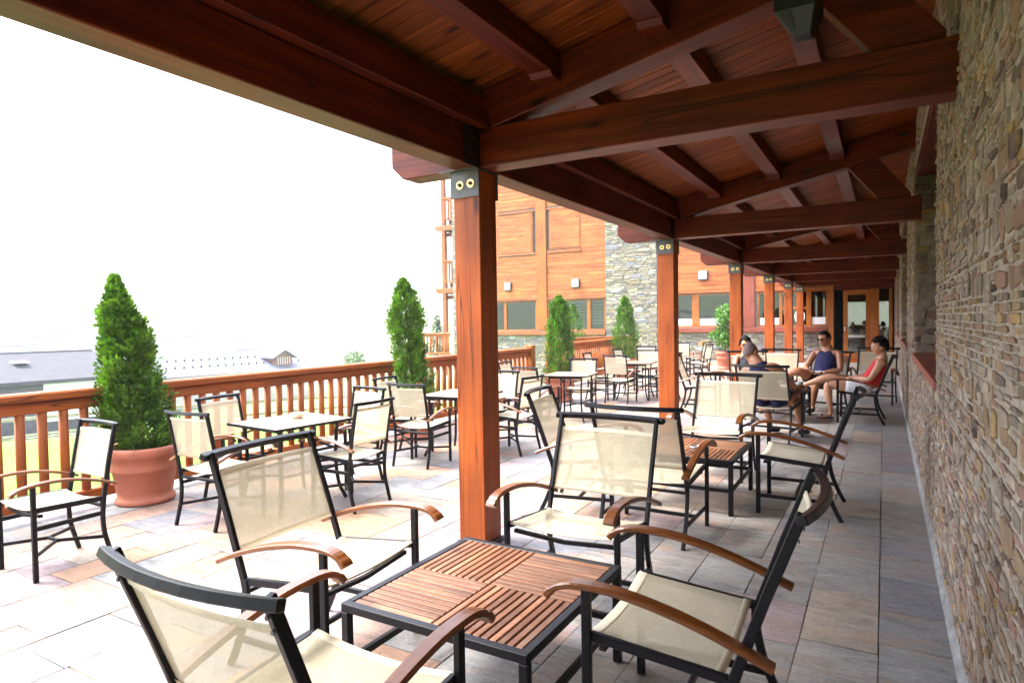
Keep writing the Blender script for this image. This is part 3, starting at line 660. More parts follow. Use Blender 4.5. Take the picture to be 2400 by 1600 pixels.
# ================================================================== PORCH
COLY = [-5.7, -0.99, 3.75, 8.49, 13.15, 17.4, 21.2, 24.3]
PW = 0.22; PX = -2.54
def zr(x): return 2.98+0.21*(x+2.1)       # underside of the rafters
def porch():
    root = empty('timber_porch', (PX, 8, 0), label='dark stained timber porch roof on square posts along the stone wall', cat='porch')
    # posts
    for i, y in enumerate(COLY):
        yc = y+PW/2
        p = beam('post', (PX, yc, 0.03), (PX, yc, 2.66), PW, PW, POST, root, 0.006, up=(1, 0, 0))
        b = MB(); b.boxx(PX-PW/2-0.012, PX+PW/2+0.012, y-0.012, y+PW+0.012, 0.0, 0.03); b.build('base_plate', STEEL, p)
        br = MB()
        br.boxx(PX-PW/2-0.018, PX+PW/2, y-0.010, y-0.0005, 2.475, 2.668); br.boxx(PX-PW/2-0.018, PX+PW/2+0.012, y+PW+0.0005, y+PW+0.010, 2.475, 2.668)
        br.boxx(PX-PW/2-0.10, PX+PW/2+0.004, y-0.045, y+PW+0.03, 2.661, 2.669)
        br.build('bracket', STEEL, p)
        for dx in (-0.045, 0.045):
            q = MB()
            def disc(r0, t0, t1, n=16):
                ring = [(r0*cos(2*pi*k/n), r0*sin(2*pi*k/n)) for k in range(n)]; q.prism(ring, 'Y', t0, t1)
            disc(0.030, 0, -0.004); q.build('washer', BRASS, p, 0, Matrix.Translation((PX+dx, y-0.0105, 2.565+dx*0.05)))
            q = MB(); disc(0.014, -0.004, -0.016, 6); disc(0.008, -0.016, -0.026, 8); q.build('bolt', BOLT, p, 0, Matrix.Translation((PX+dx, y-0.0105, 2.565+dx*0.05)))
        # joist hanger of the eaves beam, inside face
        h = MB(); h.boxx(-2.43, -2.424, y-0.19, y-0.004, 2.665, 2.93); hg = h.build('hanger', BLACK, p)
        for dz in (2.73, 2.85):
            q = MB(); ring = [(0.022*cos(2*pi*k/12), 0.022*sin(2*pi*k/12)) for k in range(12)]; q.prism(ring, 'X', 0, 0.006); q.build('bolt', BOLT, p, 0, Matrix.Translation((-2.4238, y-0.10, dz)))
    # eaves beam in lengths between posts
    for i in range(len(COLY)-1):
        a, c = COLY[i]+PW/2, COLY[i+1]+PW/2
        beam('eaves_beam', (-2.525, a+0.003, 2.80), (-2.525, c-0.003, 2.80), 0.19, 0.26, BEAM, root, 0.006)
        beam('wall_plate', (-2.47, a+0.003, 3.035), (-2.47, c-0.003, 3.035), 0.22, 0.20, BEAM, root, 0.004)
    for i, y in enumerate(COLY):
        yc = y+0.10
        beam('tie_beam', (-3.22, yc, 2.803), (-2.626, yc, 2.803), 0.19, 0.265, BEAM, root, 0.006, cut=(0.11, 0.10))
        beam('tie_beam', (-2.424, yc, 2.803), (XW+0.05, yc, 2.803), 0.19, 0.265, BEAM, root, 0.006)
        x0, x1 = -2.36, XW+0.08
        beam('rafter', (x0, yc, zr(x0)+0.135), (x1, yc, zr(x1)+0.135), 0.19, 0.27, BEAM, root, 0.006)
        b = MB(); poly = [(-0.37, 3.335), (-0.055, 2.94), (0.26, 2.94), (0.26, 2.98), (-0.06, 3.40)]
        b.prism(poly, 'Y', y+0.03, y+0.15); b.build('brace', BEAM, root, 0.004)
        if i < len(COLY)-1:
            for px in (-1.87, -1.165, -0.475):
                ya, yb = y+0.197, COLY[i+1]+0.003; z0 = zr(px+0.08)+0.115
                beam('purlin', (px, ya, z0+0.075), (px, yb, z0+0.075), 0.155, 0.15, BEAM, root, 0.004)
                b = MB(); b.prism([(yb-0.16, z0-0.002), (yb-0.12, z0-0.030), (yb-0.002, z0-0.030), (yb-0.002, z0-0.002)], 'X', px-0.0775, px+0.0775)
                b.build('corbel', BEAM, root, 0.003)
    # ceiling boards, laid up the slope across the purlins
    r = random.Random(4); y = -2.2; L = 3.05/cos(math.atan(0.21)); ang = -math.atan(0.21)
    bw = 0.1165; b = MB(); b.box((0, 0, 0), (L, bw-0.006, 0.018)); bm_ = b.mesh('ceiling_board', BOARD); bevel_mesh(bm_, 0.004)
    k = 0
    while y < YF-0.1:
        xc = -1.12; z = zr(xc)+0.28+0.010+r.uniform(0, 0.002)
        o = link('ceiling_board', bm_, root, Matrix.Translation((xc+r.uniform(-0.01, 0.01), y, z)) @ Matrix.Rotation(ang, 4, 'Y')); y += bw; k += 1
    # unseen roof covering and overhang, added so no light leaks through the boards
    b = MB(); xa, xb = -3.0, XW+0.3
    roof_slab(b, (xa, -6.3, zr(xa)+0.42), (xb, -6.3, zr(xb)+0.42), (xb, YF-0.02, zr(xb)+0.42), (xa, YF-0.02, zr(xa)+0.42), 0.09)
    b.build('roof_covering', SLATE, root)
porch()
def upper_roof():  # unseen roof added to keep light out behind the stone wall
    root = empty('light_block_roof', (3, 8, 4), label='unseen slate roof added above the porch to block light', cat='roof')
    b = MB(); roof_slab(b, (0.2, -6.3, 4.3), (7, -6.3, 5.2), (7, YF, 5.2), (0.2, YF, 4.3), 0.15); b.build('roof_slope', SLATE, root)
    b = MB(); b.boxx(XW+0.02, XW+0.2, -6.3, YF, 3.9, 4.2); b.build('fascia', BEAM, root)
upper_roof()
def speaker():
    root = empty('loudspeaker', (-0.38, 3.3, 2.85), label='black angular loudspeaker hung under the rafters above the nearest tie beam', cat='loudspeaker')
    b = MB(); c = (-0.35, 3.35)
    top = [(c[0]-0.10, 3.24), (c[0]+0.08, 3.24), (c[0]+0.10, 3.42), (c[0]-0.08, 3.42)]
    def lvl(z, s, dx=0, dy=0): return [(c[0]+(x-c[0])*s+dx, c[1]+(y-c[1])*s+dy, z) for x, y in top]
    vs = lvl(3.29, 0.9)+lvl(3.24, 1.0)+lvl(3.02, 1.0)+lvl(2.91, 0.42, 0.02)
    fs = [(3, 2, 1, 0), (12, 13, 14, 15)]+[(4*j+i, 4*j+(i+1) % 4, 4*j+4+(i+1) % 4, 4*j+4+i) for j in range(3) for i in range(4)]
    b.add(vs, fs); b.build('cabinet', BLACK, root, 0.006)
    g = MB(); g.add([(c[0]-0.085, 3.232, 3.01), (c[0]-0.03, 3.232, 3.01), (c[0]-0.01, 3.285, 2.93), (c[0]-0.03, 3.285, 2.93)], [(0, 1, 2, 3)]); g.build('grille', BLACKG, root)
    g = MB(); g.boxx(c[0]-0.02, c[0]+0.02, 3.36, 3.40, 3.26, 3.46); g.build('mount', BLACK, root)
    g = MB(); g.tube([(c[0]+0.13, 3.3, 3.4), (c[0]+0.135, 3.27, 3.2), (c[0]+0.15, 3.25, 3.08)], 0.004, 6); g.build('cable', STEEL, root)
speaker()

# ================================================================== HOTEL WING
def wing():
    root = empty('hotel_wing', (-9, YF, 0), label='hotel wing of orange timber boards and stone closing the end of the terrace', cat='building')
    XL, XR, ZT = -17.75, XW+0.3, 9.6; r = random.Random(8)
    # core wall with openings: (x0,x1,z0,z1)
    op = [(-15.9, -13.3, 1.16, 2.5), (-12.74, -10.03, 1.16, 2.5), (-7.78, -4.60, 1.26, 2.56), (-4.05, -1.56, 1.26, 2.56), (-1.5, XW-0.02, 0.04, 2.52)]
    b = MB(); xs = XL
    for (a, c, z0, z1) in op:
        b.boxx(xs, a, YF+0.02, YF+0.3, -1.2, ZT)
        if z0 > 0.1: b.boxx(a, c, YF+0.02, YF+0.3, -1.2, z0)
        b.boxx(a, c, YF+0.02, YF+0.3, z1, ZT); xs = c
    b.boxx(xs, XR, YF+0.02, YF+0.3, -1.2, ZT)
    b.build('wall', MORTARF, root)
    # side wall and rear, so the block is solid
    b = MB(); b.boxx(XL, XL+0.3, YF+0.3, YF+9, -1.2, ZT); b.boxx(XL, XR, YF+9, YF+9.3, -1.2, ZT); b.boxx(XL-0.6, XR+0.3, YF-0.5, YF+9.8, ZT, ZT+0.3)
    b.boxx(XL+0.31, XR, YF+0.31, YF+8.9, 2.9, 3.0); b.boxx(XR+0.0, XR+0.2, YF+0.3, YF+9, -1.2, ZT); b.build('rear_wall', WALLS, root)
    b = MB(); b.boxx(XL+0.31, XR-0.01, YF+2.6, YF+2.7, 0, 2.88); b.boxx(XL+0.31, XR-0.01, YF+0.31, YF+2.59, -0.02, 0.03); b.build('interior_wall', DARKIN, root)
    # horizontal boards: bays between uprights
    bh = 0.172
    bays = [(-17.2, -13.27, 2.56), (-12.74, -10.0, 2.56), (-7.80, -4.6, 2.62), (-4.12, XW, 2.58)]
    shutter = [(-15.2, -13.27, 4.62, 6.42), (-12.74, -11.1, 4.70, 6.42)]
    cache = {}
    for (a, c, z0) in bays:
        z = z0+0.05
        while z < ZT-0.1:
            seg = [(a, c)]
            for (sa, sc, s0, s1) in shutter:
                if sa < c and sc > a and z+bh > s0 and z < s1:
                    seg = [(p, q) for p, q in ((a, sa), (sc, c)) if q-p > 0.08]
            for (p, q) in seg:
                key = (round(q-p, 2))
                if key not in cache:
                    m = MB(); m.box((0, 0, 0), (q-p-0.004, 0.03, bh-0.007)); cache[key] = m.mesh('board', CLAD); bevel_mesh(cache[key], 0.006)
                link('board', cache[key], root, Matrix.Translation(((p+q)/2, YF-0.0, z+bh/2)))
            z += bh
    # sliding shutters of narrow boards, proud of the wall, with a dark slot beside each
    for (sa, sc, s0, s1), slot in zip(shutter, ((-13.42, -13.27), (-12.74, -12.62))):
        w0, w1 = (sa, slot[0]) if slot[0] > -13 or slot[1] < -13 and slot[0] > sa+1 else (slot[1], sc)
        if sa > -13: w0, w1 = slot[1], sc
        sh = MB(); sh.boxx(w0, w1, YF-0.02, YF+0.01, s0, s1); fr = sh.build('shutter', CLADV, root)
        z = s0+0.06; key = round(w1-w0, 2); m = MB(); m.box((0, 0, 0), (w1-w0-0.14, 0.02, 0.104)); me = m.mesh('shutter_board', CLAD); bevel_mesh(me, 0.005)
        while z < s1-0.1:
            link('shutter_board', me, fr, Matrix.Translation(((w0+w1)/2, YF-0.03, z+0.055))); z += 0.111
        d = MB(); d.boxx(slot[0], slot[1], YF+0.012, YF+0.018, s0, s1); d.build('slot', DARKIN, root)
    for (x0, x1) in ((-15.2, -13.27), (-12.74, -11.1)):
        beam('head_trim', (x0, YF-0.03, 6.46), (x1, YF-0.03, 6.46), 0.07, 0.07, CLADV, root, 0.004)
        beam('sill_trim', (x0, YF-0.03, 4.58), (x1, YF-0.03, 4.58), 0.07, 0.07, CLADV, root, 0.004)
    beam('upright', (-13.0, YF-0.02, 2.55), (-13.0, YF-0.02, ZT), 0.12, 0.50, FRAMEW, root, 0.006, up=(1, 0, 0))
    beam('upright', (-13.0, YF-0.02, 1.2), (-13.0, YF-0.02, 2.545), 0.12, 0.50, FRAMEW, root, 0.006, up=(1, 0, 0))
    beam('upright', (-4.34, YF-0.02, 1.25), (-4.34, YF-0.02, 3.6), 0.10, 0.42, SILLW, root, 0.006, up=(1, 0, 0))
    beam('upright', (-1.60, YF-0.06, 0.03), (-1.60, YF-0.06, 2.7), 0.16, 0.16, FRAMEW, root, 0.006, up=(1, 0, 0))
    # sills and heads
    for (x0, x1, z, m) in ((-16.3, -10.0, 1.07, CLADV), (-7.79, -1.7, 1.15, SILLW)):
        beam('sill', (x0, YF-0.07, z), (x1, YF-0.07, z), 0.20, 0.17, m, root, 0.008)
    for (x0, x1, z) in ((-16.2, -13.27, 2.56), (-12.74, -10.0, 2.56), (-7.8, -4.6, 2.62), (-4.1, -1.7, 2.60)):
        beam('head_trim', (x0, YF-0.04, z), (x1, YF-0.04, z), 0.08, 0.08, CLADV, root, 0.004)
    # windows
    def window(a, c, z0, z1, mull, trans=None, film=0.0, m=FRAMEW):
        y = YF+0.05; b = MB(); t = 0.07; b.boxx(a, a+t, y-0.03, y+0.03, z0, z1); b.boxx(c-t, c, y-0.03, y+0.03, z0, z1); b.boxx(a+t, c-t, y-0.03, y+0.03, z0, z0+t); b.boxx(a+t, c-t, y-0.03, y+0.03, z1-t, z1)
        xs = [a+t]
        for mx, mw in mull: b.boxx(mx-mw/2, mx+mw/2, y-0.035, y+0.03, z0+t, z1-t); xs += [mx-mw/2, mx+mw/2]
        xs.append(c-t)
        w = b.build('window', m, root, 0.003)
        for i in range(0, len(xs), 2):
            p, q = xs[i], xs[i+1]
            g = MB(); g.boxx(p, q, y+0.005, y+0.012, z0+t, z1-t); g.build('pane', GLASS, w)
            if trans and i in trans:
                tb = MB(); tb.boxx(p, q, y-0.025, y+0.004, 1.88, 1.96); tb.build('transom', m, w)
            if film: 
                if not (trans and i in trans):
                    f = MB(); f.boxx(p+0.01, q-0.01, y+0.0005, y+0.004, z0+t+0.01, z0+t+film); f.build('frosted_film', FROST, w)
        return w
    window(-15.9, -13.3, 1.16, 2.52, [(-14.92, 0.15)]); window(-12.74, -10.04, 1.16, 2.52, [(-10.8, 0.16)])
    window(-7.78, -4.6, 1.25, 2.58, [(-6.32, 0.28)], film=0.27, m=FRAMEW)
    w3 = window(-4.05, -1.70, 1.25, 2.56, [(-3.25, 0.10), (-2.32, 0.16)], trans=(2,), film=0.26, m=FRAMEW)
    # round white sticker on the lower pane, and white lines under it
    st = MB(); n = 28; ring = [(-2.62+0.17*cos(2*pi*k/n), 1.62+0.27*sin(2*pi*k/n)) for k in range(n)]; st.prism(ring, 'Y', YF+0.050, YF+0.053); st.build('round_sticker', WHITE, w3)
    st = MB(); st.boxx(-2.99, -2.88, YF+0.050, YF+0.053, 1.72, 1.77); st.boxx(-3.05, -2.85, YF+0.050, YF+0.053, 1.56, 1.59); st.build('white_marks', WHITE, w3)
    # curtain behind the last window
    for x in (-2.15, -1.86):
        c = MB(); pts = [(x+0.10*t/8+0.012*math.sin(t*2.2), YF+0.14+0.02*math.cos(t*2.2)) for t in range(9)]
        for i in range(8): 
            (xa, ya), (xb, yb) = pts[i], pts[i+1]; c.add([(xa, ya, 1.5), (xb, yb, 1.5), (xb-0.05, yb, 2.45), (xa-0.05, ya, 2.45)], [(0, 1, 2, 3)])
        c.build('curtain', CURT, root)
    # blinds / interior things seen dimly through the left windows
    c = MB()
    for k in range(9): c.boxx(-12.55, -10.95, YF+0.20, YF+0.215, 1.30+k*0.13, 1.37+k*0.13)
    for k in range(9): c.boxx(-10.68, -10.12, YF+0.20, YF+0.215, 1.30+k*0.13, 1.37+k*0.13)
    c.build('blind', plain('blind_slats', (0.35, 0.36, 0.33), 0.8), root)
    # stone: base courses and the broad pier, split between the two
    PAL = PALF
    b = MB(); b.boxx(-9.98, -7.80, YF-0.10, YF+0.015, -1.2, ZT); pr = b.build('stone_pier', MORTARF, root)
    stones(pr, (-9.98, YF-0.10, -0.6), (1, 0, 0), (0, 0, 1), (0, -1, 0), 2.18, ZT+0.4, (), 0.035, 0.13, 0.12, 0.42, PAL, STONEF, (0.006, 0.035), 12, 300, big=0.1)
    b = MB(); b.boxx(XL, XL+0.35, YF-0.06, YF+0.0, -1.2, ZT); cp = b.build('stone_corner', MORTARF, root)
    stones(cp, (XL, YF-0.06, -1.0), (1, 0, 0), (0, 0, 1), (0, -1, 0), 0.55, ZT+0.8, (), 0.06, 0.16, 0.2, 0.42, PAL, STONEF, (0.006, 0.035), 13, 60)
    bs = MB(); bs.boxx(-17.2, -9.99, YF-0.03, YF+0.015, -1.2, 0.98); bs.boxx(-7.79, -1.7, YF-0.03, YF+0.015, -1.2, 1.06); sb = bs.build('stone_base', MORTARF, root)
    stones(sb, (-7.79, YF-0.03, -0.02), (1, 0, 0), (0, 0, 1), (0, -1, 0), 6.09, 1.07, (), 0.03, 0.11, 0.12, 0.42, PAL, STONEF, (0.006, 0.035), 14, 200, big=0.1)
    stones(sb, (-17.2, YF-0.03, -1.0), (1, 0, 0), (0, 0, 1), (0, -1, 0), 7.2, 1.98, (), 0.035, 0.13, 0.12, 0.42, PAL, STONEF, (0.006, 0.035), 15, 95, big=0.1)
    # entrance at the end of the porch: posts, glazed door ajar, side light
    beam('transom_beam', (-1.52, YF-0.10, 2.60), (XW-0.01, YF-0.10, 2.60), 0.18, 0.16, BEAM, root, 0.005)
    beam('door_post', (-0.28, YF-0.09, 0.03), (-0.28, YF-0.09, 2.515), 0.15, 0.26, FRAMEW, root, 0.005, up=(1, 0, 0))
    beam('door_post', (0.20, YF-0.09, 0.03), (0.20, YF-0.09, 2.515), 0.12, 0.10, FRAMEW, root, 0.005, up=(1, 0, 0))
    b = MB(); b.boxx(-0.14, 0.14, YF-0.085, YF-0.075, 0.25, 2.5); b.build('side_light', GLASSD, root)
    b = MB(); b.boxx(-0.14, 0.14, YF-0.13, YF-0.05, 0.04, 0.25); b.build('side_panel', FRAMEW, root)
    x0, x1 = -1.22, -0.42; b = MB()
    for (a, c, z0, z1) in ((x0, x0+0.14, 0.05, 2.5), (x1-0.12, x1, 0.05, 2.5), (x0+0.14, x1-0.12, 0.05, 0.33), (x0+0.14, x1-0.12, 2.33, 2.5)): b.boxx(a, c, YF-0.10, YF-0.05, z0, z1)
    dr = b.build('door', FRAMEW, root, 0.004)
    b = MB(); b.boxx(x0+0.14, x1-0.12, YF-0.08, YF-0.072, 0.33, 2.33); b.build('pane', GLASSD, dr)
    b = MB(); b.boxx(x0+0.16, x1-0.14, YF-0.14, YF-0.125, 0.86, 0.95); b.build('push_bar', plain('brushed_steel', (0.5, 0.5, 0.5), 0.35, 0.8), dr)
    b = MB()
    for dz in (1.12, 1.2): b.tube([(x0+0.05, YF-0.10, dz), (x0+0.05, YF-0.15, dz)], 0.022, 8)
    b.build('handle', WHITE, dr)
    beam('threshold', (-1.5, YF-0.1, 0.02), (XW, YF-0.1, 0.02), 0.2, 0.06, FRAMEW, root, 0.004)
wing()
def lamp(x, z, label):
    root = empty('wall_lamp', (x, YF-0.05, z), label=label, cat='wall lamp', group='square lamps on the timber facade')
    b = MB(); b.boxx(x-0.18, x+0.18, YF-0.10, YF-0.02, z-0.18, z+0.18); b.build('housing', LAMPF, root, 0.01)
    b = MB(); b.boxx(x-0.155, x+0.145, YF-0.155, YF-0.10, z-0.15, z+0.16); b.build('diffuser', LAMPW, root, 0.02)
lamp(-14.7, 3.18, 'square white wall lamp beside the nearest porch post, leftmost on the boards')
lamp(-11.35, 3.18, 'square white wall lamp between the timber upright and the stone pier')
lamp(-6.0, 3.25, 'square white wall lamp on the boards right of the stone pier')

def balcony():
    root = empty('corner_balcony', (-18.7, YF+0.4, 0), label='stacked timber balconies on a tall post at the left corner of the hotel wing', cat='balcony')
    xo = -18.62
    beam('post', (xo, YF+0.5, -1.0), (xo, YF+0.5, 9.4), 0.2, 0.2, CLADV, root, 0.01, up=(1, 0, 0))
    for z in (3.15, 6.2):
        beam('deck_beam', (-19.1, YF+0.45, z), (-17.76, YF+0.45, z), 0.12, 0.24, CLADV, root, 0.008, cut=(0.1, 0.1))
        beam('deck_beam', (xo, YF+0.55, z-0.05), (xo, YF+6, z-0.05), 0.14, 0.2, BEAM, root, 0.008)
        b = MB(); b.boxx(xo, -17.76, YF+0.55, YF+6, z+0.05, z+0.12); b.build('deck', BEAM, root)
        beam('joist', (xo, YF+0.6, z-0.32), (-17.76, YF+0.6, z-0.32), 0.14, 0.18, BEAM, root, 0.008)
        y = YF+0.42
        beam('handrail', (xo-0.05, y, z+1.42), (-17.76, y, z+1.42), 0.09, 0.09, RAILW, root, 0.008)
        beam('bottom_rail', (xo, y, z+0.42), (-17.76, y, z+0.42), 0.06, 0.07, RAILW, root, 0.006)
        for k in range(5): x = xo+0.17+k*0.155; beam('baluster', (x, y, z+0.455), (x, y, z+1.375), 0.065, 0.065, RAILW, root, 0.006, up=(1, 0, 0))
        for k in range(6): 
            yy = YF+0.9+k*0.6; beam('baluster', (xo, yy, z+0.42), (xo, yy, z+1.375), 0.065, 0.065, RAILW, root, 0.006, up=(1, 0, 0))
        beam('handrail', (xo, y+0.05, z+1.42), (xo, YF+6, z+1.42), 0.09, 0.09, RAILW, root, 0.008)
        b = MB(); b.boxx(xo+0.3, -17.8, YF+0.5, YF+0.54, z+0.14, z+0.38); b.build('planter', BEAM, root)
balcony()

# ================================================================== RAILINGS
def railing(name, p0, p1, label, z0=0.0, ht=1.07, end_posts=(0, 1), step=0.162, round_=True):
    p0, p1 = Vector((*p0, 0)), Vector((*p1, 0)); d = (p1-p0); L = d.length; d.normalize()
    root = empty(name, (p0.x, p0.y, z0), label=label, cat='railing', group='timber railings round the terrace')
    P = lambda t, z: (p0.x+d.x*t, p0.y+d.y*t, z0+z)
    beam('handrail', P(0, ht-0.035), P(L, ht-0.035), 0.17, 0.07, RAILW, root, 0.014)
    beam('top_rail', P(0, ht-0.125), P(L, ht-0.125), 0.075, 0.10, RAILW, root, 0.010)
    beam('bottom_rail', P(0, 0.12), P(L, 0.12), 0.075, 0.09, RAILW, root, 0.010)
    n = int(L/step); b = MB(); h = ht-0.175-0.165
    b.tube([(-h/2, 0, 0), (h/2, 0, 0)], 0.037, 10); me = b.mesh('baluster', RAILW)
    ang = math.atan2(d.y, d.x)
    for k in range(n):
        t = (k+0.5)*L/n; x, y, z = P(t, 0.165+h/2)
        link('baluster', me, root, Matrix.Translation((x, y, z)) @ Matrix.Rotation(ang+rnd.uniform(-.1, .1), 4, 'Z') @ Matrix.Rotation(-pi/2, 4, 'Y'))
    for e in end_posts:
        x, y, _ = P(e*L+(0.08 if e else -0.08), 0)
        b = MB(); s = 0.075; hh = ht+0.07
        b.prism(rect(2*s, 2*s), 'Z', -0.0, hh-0.03); b.add([(-s, -s, hh-0.03), (s, -s, hh-0.03), (s, s, hh-0.03), (-s, s, hh-0.03), (0, 0, hh+0.0)], [(0, 1, 4), (1, 2, 4), (2, 3, 4), (3, 0, 4)])
        b.build('post', FRAMEW, root, 0.006, Matrix.Translation((x, y, z0)))
    return root
railing('terrace_railing', (-6.15, -2.5), (-6.15, 11.2), 'long orange timber railing with round balusters along the lawn side', end_posts=(0, 1))
railing('terrace_railing', (-6.6, 13.1), (-6.8, 17.7), 'shorter timber railing with round balusters behind the third potted thuja', end_posts=(0, 1))
railing('terrace_railing', (-8.4, 17.3), (-7.3, 20.4), 'low timber railing seen over the shorter one near the stone base', end_posts=(1,))
railing('terrace_railing', (-19.4, 24.0), (-17.3, 24.0), 'distant terrace railing standing below the stacked balconies', z0=0.05, end_posts=())

# ================================================================== POTTED TREES
def pot(b, c, r, h):
    k = [(0.70, 0), (0.80, 0.01), (0.82, 0.05), (0.79, 0.10), (0.74, 0.12), (0.76, 0.2), (0.86, 0.56), (0.90, 0.58), (0.915, 0.62), (0.885, 0.66), (0.91, 0.80), (0.99, 0.83), (1.03, 0.88), (1.03, 0.96), (0.99, 1.0), (0.90, 1.0), (0.88, 0.90)]
    b.lathe([(r*a, h*z) for a, z in k], 32, c, cap=False)
    b.lathe([(r*0.70, 0.0), (0.001, 0.0)], 32, c, cap=False)
def thuja(x, y, rp, hp, prof, top, n, label, seed, z0=0.0, lean=(0, 0)):
    """prof = list of (height fraction, radius) of the crown between the pot rim and the tip"""
    root = empty('potted_thuja', (x, y, z0), label=label, cat='potted tree', group='potted thujas on the terrace')
    b = MB(); pot(b, (x, y, z0), rp, hp); b.build('pot', TERRA, root)
    b = MB(); b.lathe([(rp*0.9, hp*0.90), (rp*0.5, hp*0.93), (0.001, hp*0.94)], 24, (x, y, z0), cap=False); b.build('soil', SOIL, root)
    b = MB(); b.tube([(x, y, z0+hp*0.8), (x+lean[0]*0.5, y+lean[1]*0.5, z0+(hp+top)/2), (x+lean[0], y+lean[1], z0+top*0.97)], [0.03, 0.02, 0.006], 7); b.build('trunk', BARK, root)
    r = random.Random(seed); b = MB(); zb = hp*0.93; H = top-zb
    def rad(t):
        for (t0, r0), (t1, r1) in zip(prof, prof[1:]):
            if t <= t1: return lerp(r0, r1, (t-t0)/(t1-t0))
        return 0.01
    nf = n//38
    for j in range(nf):
        t = ((j+r.random())/nf)**0.85; a = r.uniform(0, 2*pi)
        q = noise.noise(Vector((cos(a)*1.6+seed, sin(a)*1.6, t*6.5))); R0 = rad(t)*(1+q*0.42)*r.uniform(0.82, 1.12)+0.008
        o = Vector((cos(a), sin(a), 0)); L = R0*0.62+0.055; d = (o*r.uniform(0.55, 0.95)+Vector((r.gauss(0, 0.15), r.gauss(0, 0.15), r.uniform(0.6, 1.15)))).normalized()
        tip = Vector((x+lean[0]*t, y+lean[1]*t, z0+zb+H*t*0.985))+o*R0; p0 = tip-d*L
        side = d.cross(Vector((cos(a+r.uniform(-1.2, 1.2)), sin(a+r.uniform(-1.2, 1.2)), r.uniform(-0.4, 0.4)))).normalized(); nm = d.cross(side)
        fc = r.choice((0.55, 0.8, 1.0, 1.0, 1.25, 1.5)); fy = r.uniform(0.9, 1.25)
        for k in range(38):
            u = r.random()**0.75; w_ = (0.46*L*(1-u)**0.7+0.008)*r.uniform(-1, 1); p = p0+d*(u*L)+side*w_+nm*r.gauss(0, 0.010)+d*(-0.25*abs(w_))
            dd = (d+side*(0.9 if w_ > 0 else -0.9)*r.uniform(0.2, 1.0)+nm*r.gauss(0, 0.25)).normalized(); ww = dd.cross(nm+side*r.gauss(0, 0.5)).normalized()
            s_ = r.uniform(0.026, 0.052); kk = fc*r.uniform(0.75, 1.25)*(0.8+0.35*u); col = (kk*fy, kk, kk*0.8)
            b.add([p, p+dd*s_*0.5+ww*s_*0.20, p+dd*s_, p+dd*s_*0.5-ww*s_*0.20], [(0, 1, 2, 3)], col)
    b.build('crown', THUJA, root, recalc=False)
thuja(-5.91, 3.35, 0.305, 0.52, [(0, 0.20), (0.12, 0.265), (0.34, 0.26), (0.62, 0.20), (0.80, 0.13), (0.90, 0.07), (0.96, 0.025), (1, 0.004)], 2.10, 34000,
      'tall potted thuja nearest the camera in a big banded terracotta pot', 3, lean=(-0.20, -0.11))
thuja(-5.66, 6.98, 0.31, 0.52, [(0, 0.27), (0.12, 0.34), (0.25, 0.27), (0.36, 0.2), (0.55, 0.2), (0.72, 0.23), (0.88, 0.15), (1, 0.01)], 2.24, 24000,
      'waisted potted thuja behind the left dining table, bulging again near its top', 8, lean=(-0.12, -0.05))
thuja(-5.60, 11.5, 0.31, 0.52, [(0, 0.25), (0.15, 0.31), (0.45, 0.25), (0.7, 0.215), (0.9, 0.16), (1, 0.02)], 2.12, 19000,
      'blunt-topped potted thuja beside the square post where the long railing ends', 12)
thuja(-9.35, 20.3, 0.30, 0.52, [(0, 0.34), (0.3, 0.40), (0.6, 0.32), (0.85, 0.16), (1, 0.01)], 2.22, 12000,
      'smaller thuja beyond the shorter railing, seen right behind the blunt-topped one', 17)
thuja(-6.25, 17.0, 0.32, 0.52, [(0, 0.30), (0.25, 0.40), (0.5, 0.34), (0.62, 0.25), (0.82, 0.2), (0.93, 0.1), (1, 0.01)], 2.28, 20000,
      'pointed potted thuja standing in front of the stone pier', 23)
def laurel():
    x, y = -4.30, 20.6; root = empty('potted_laurel', (x, y, 0), label='potted broad-leaved laurel in a terracotta pot half hidden by the third post', cat='potted tree')
    b = MB(); pot(b, (x, y, 0), 0.28, 0.56); b.build('pot', TERRA, root)
    b = MB(); leaf_ball(b, (x+0.02, y, 1.55), 0.30, 0.48, 900, 0.10, shell=0.3); leaf_ball(b, (x-0.02, y, 0.95), 0.34, 0.36, 700, 0.10, shell=0.3); leaf_ball(b, (x-0.33, y, 1.02), 0.14, 0.14, 120, 0.09)
    b.build('crown', LAUREL, root, recalc=False)
    b = MB(); b.tube([(x, y, 0.5), (x, y, 1.7)], [0.03, 0.012], 7); b.build('trunk', BARK, root)
laurel()

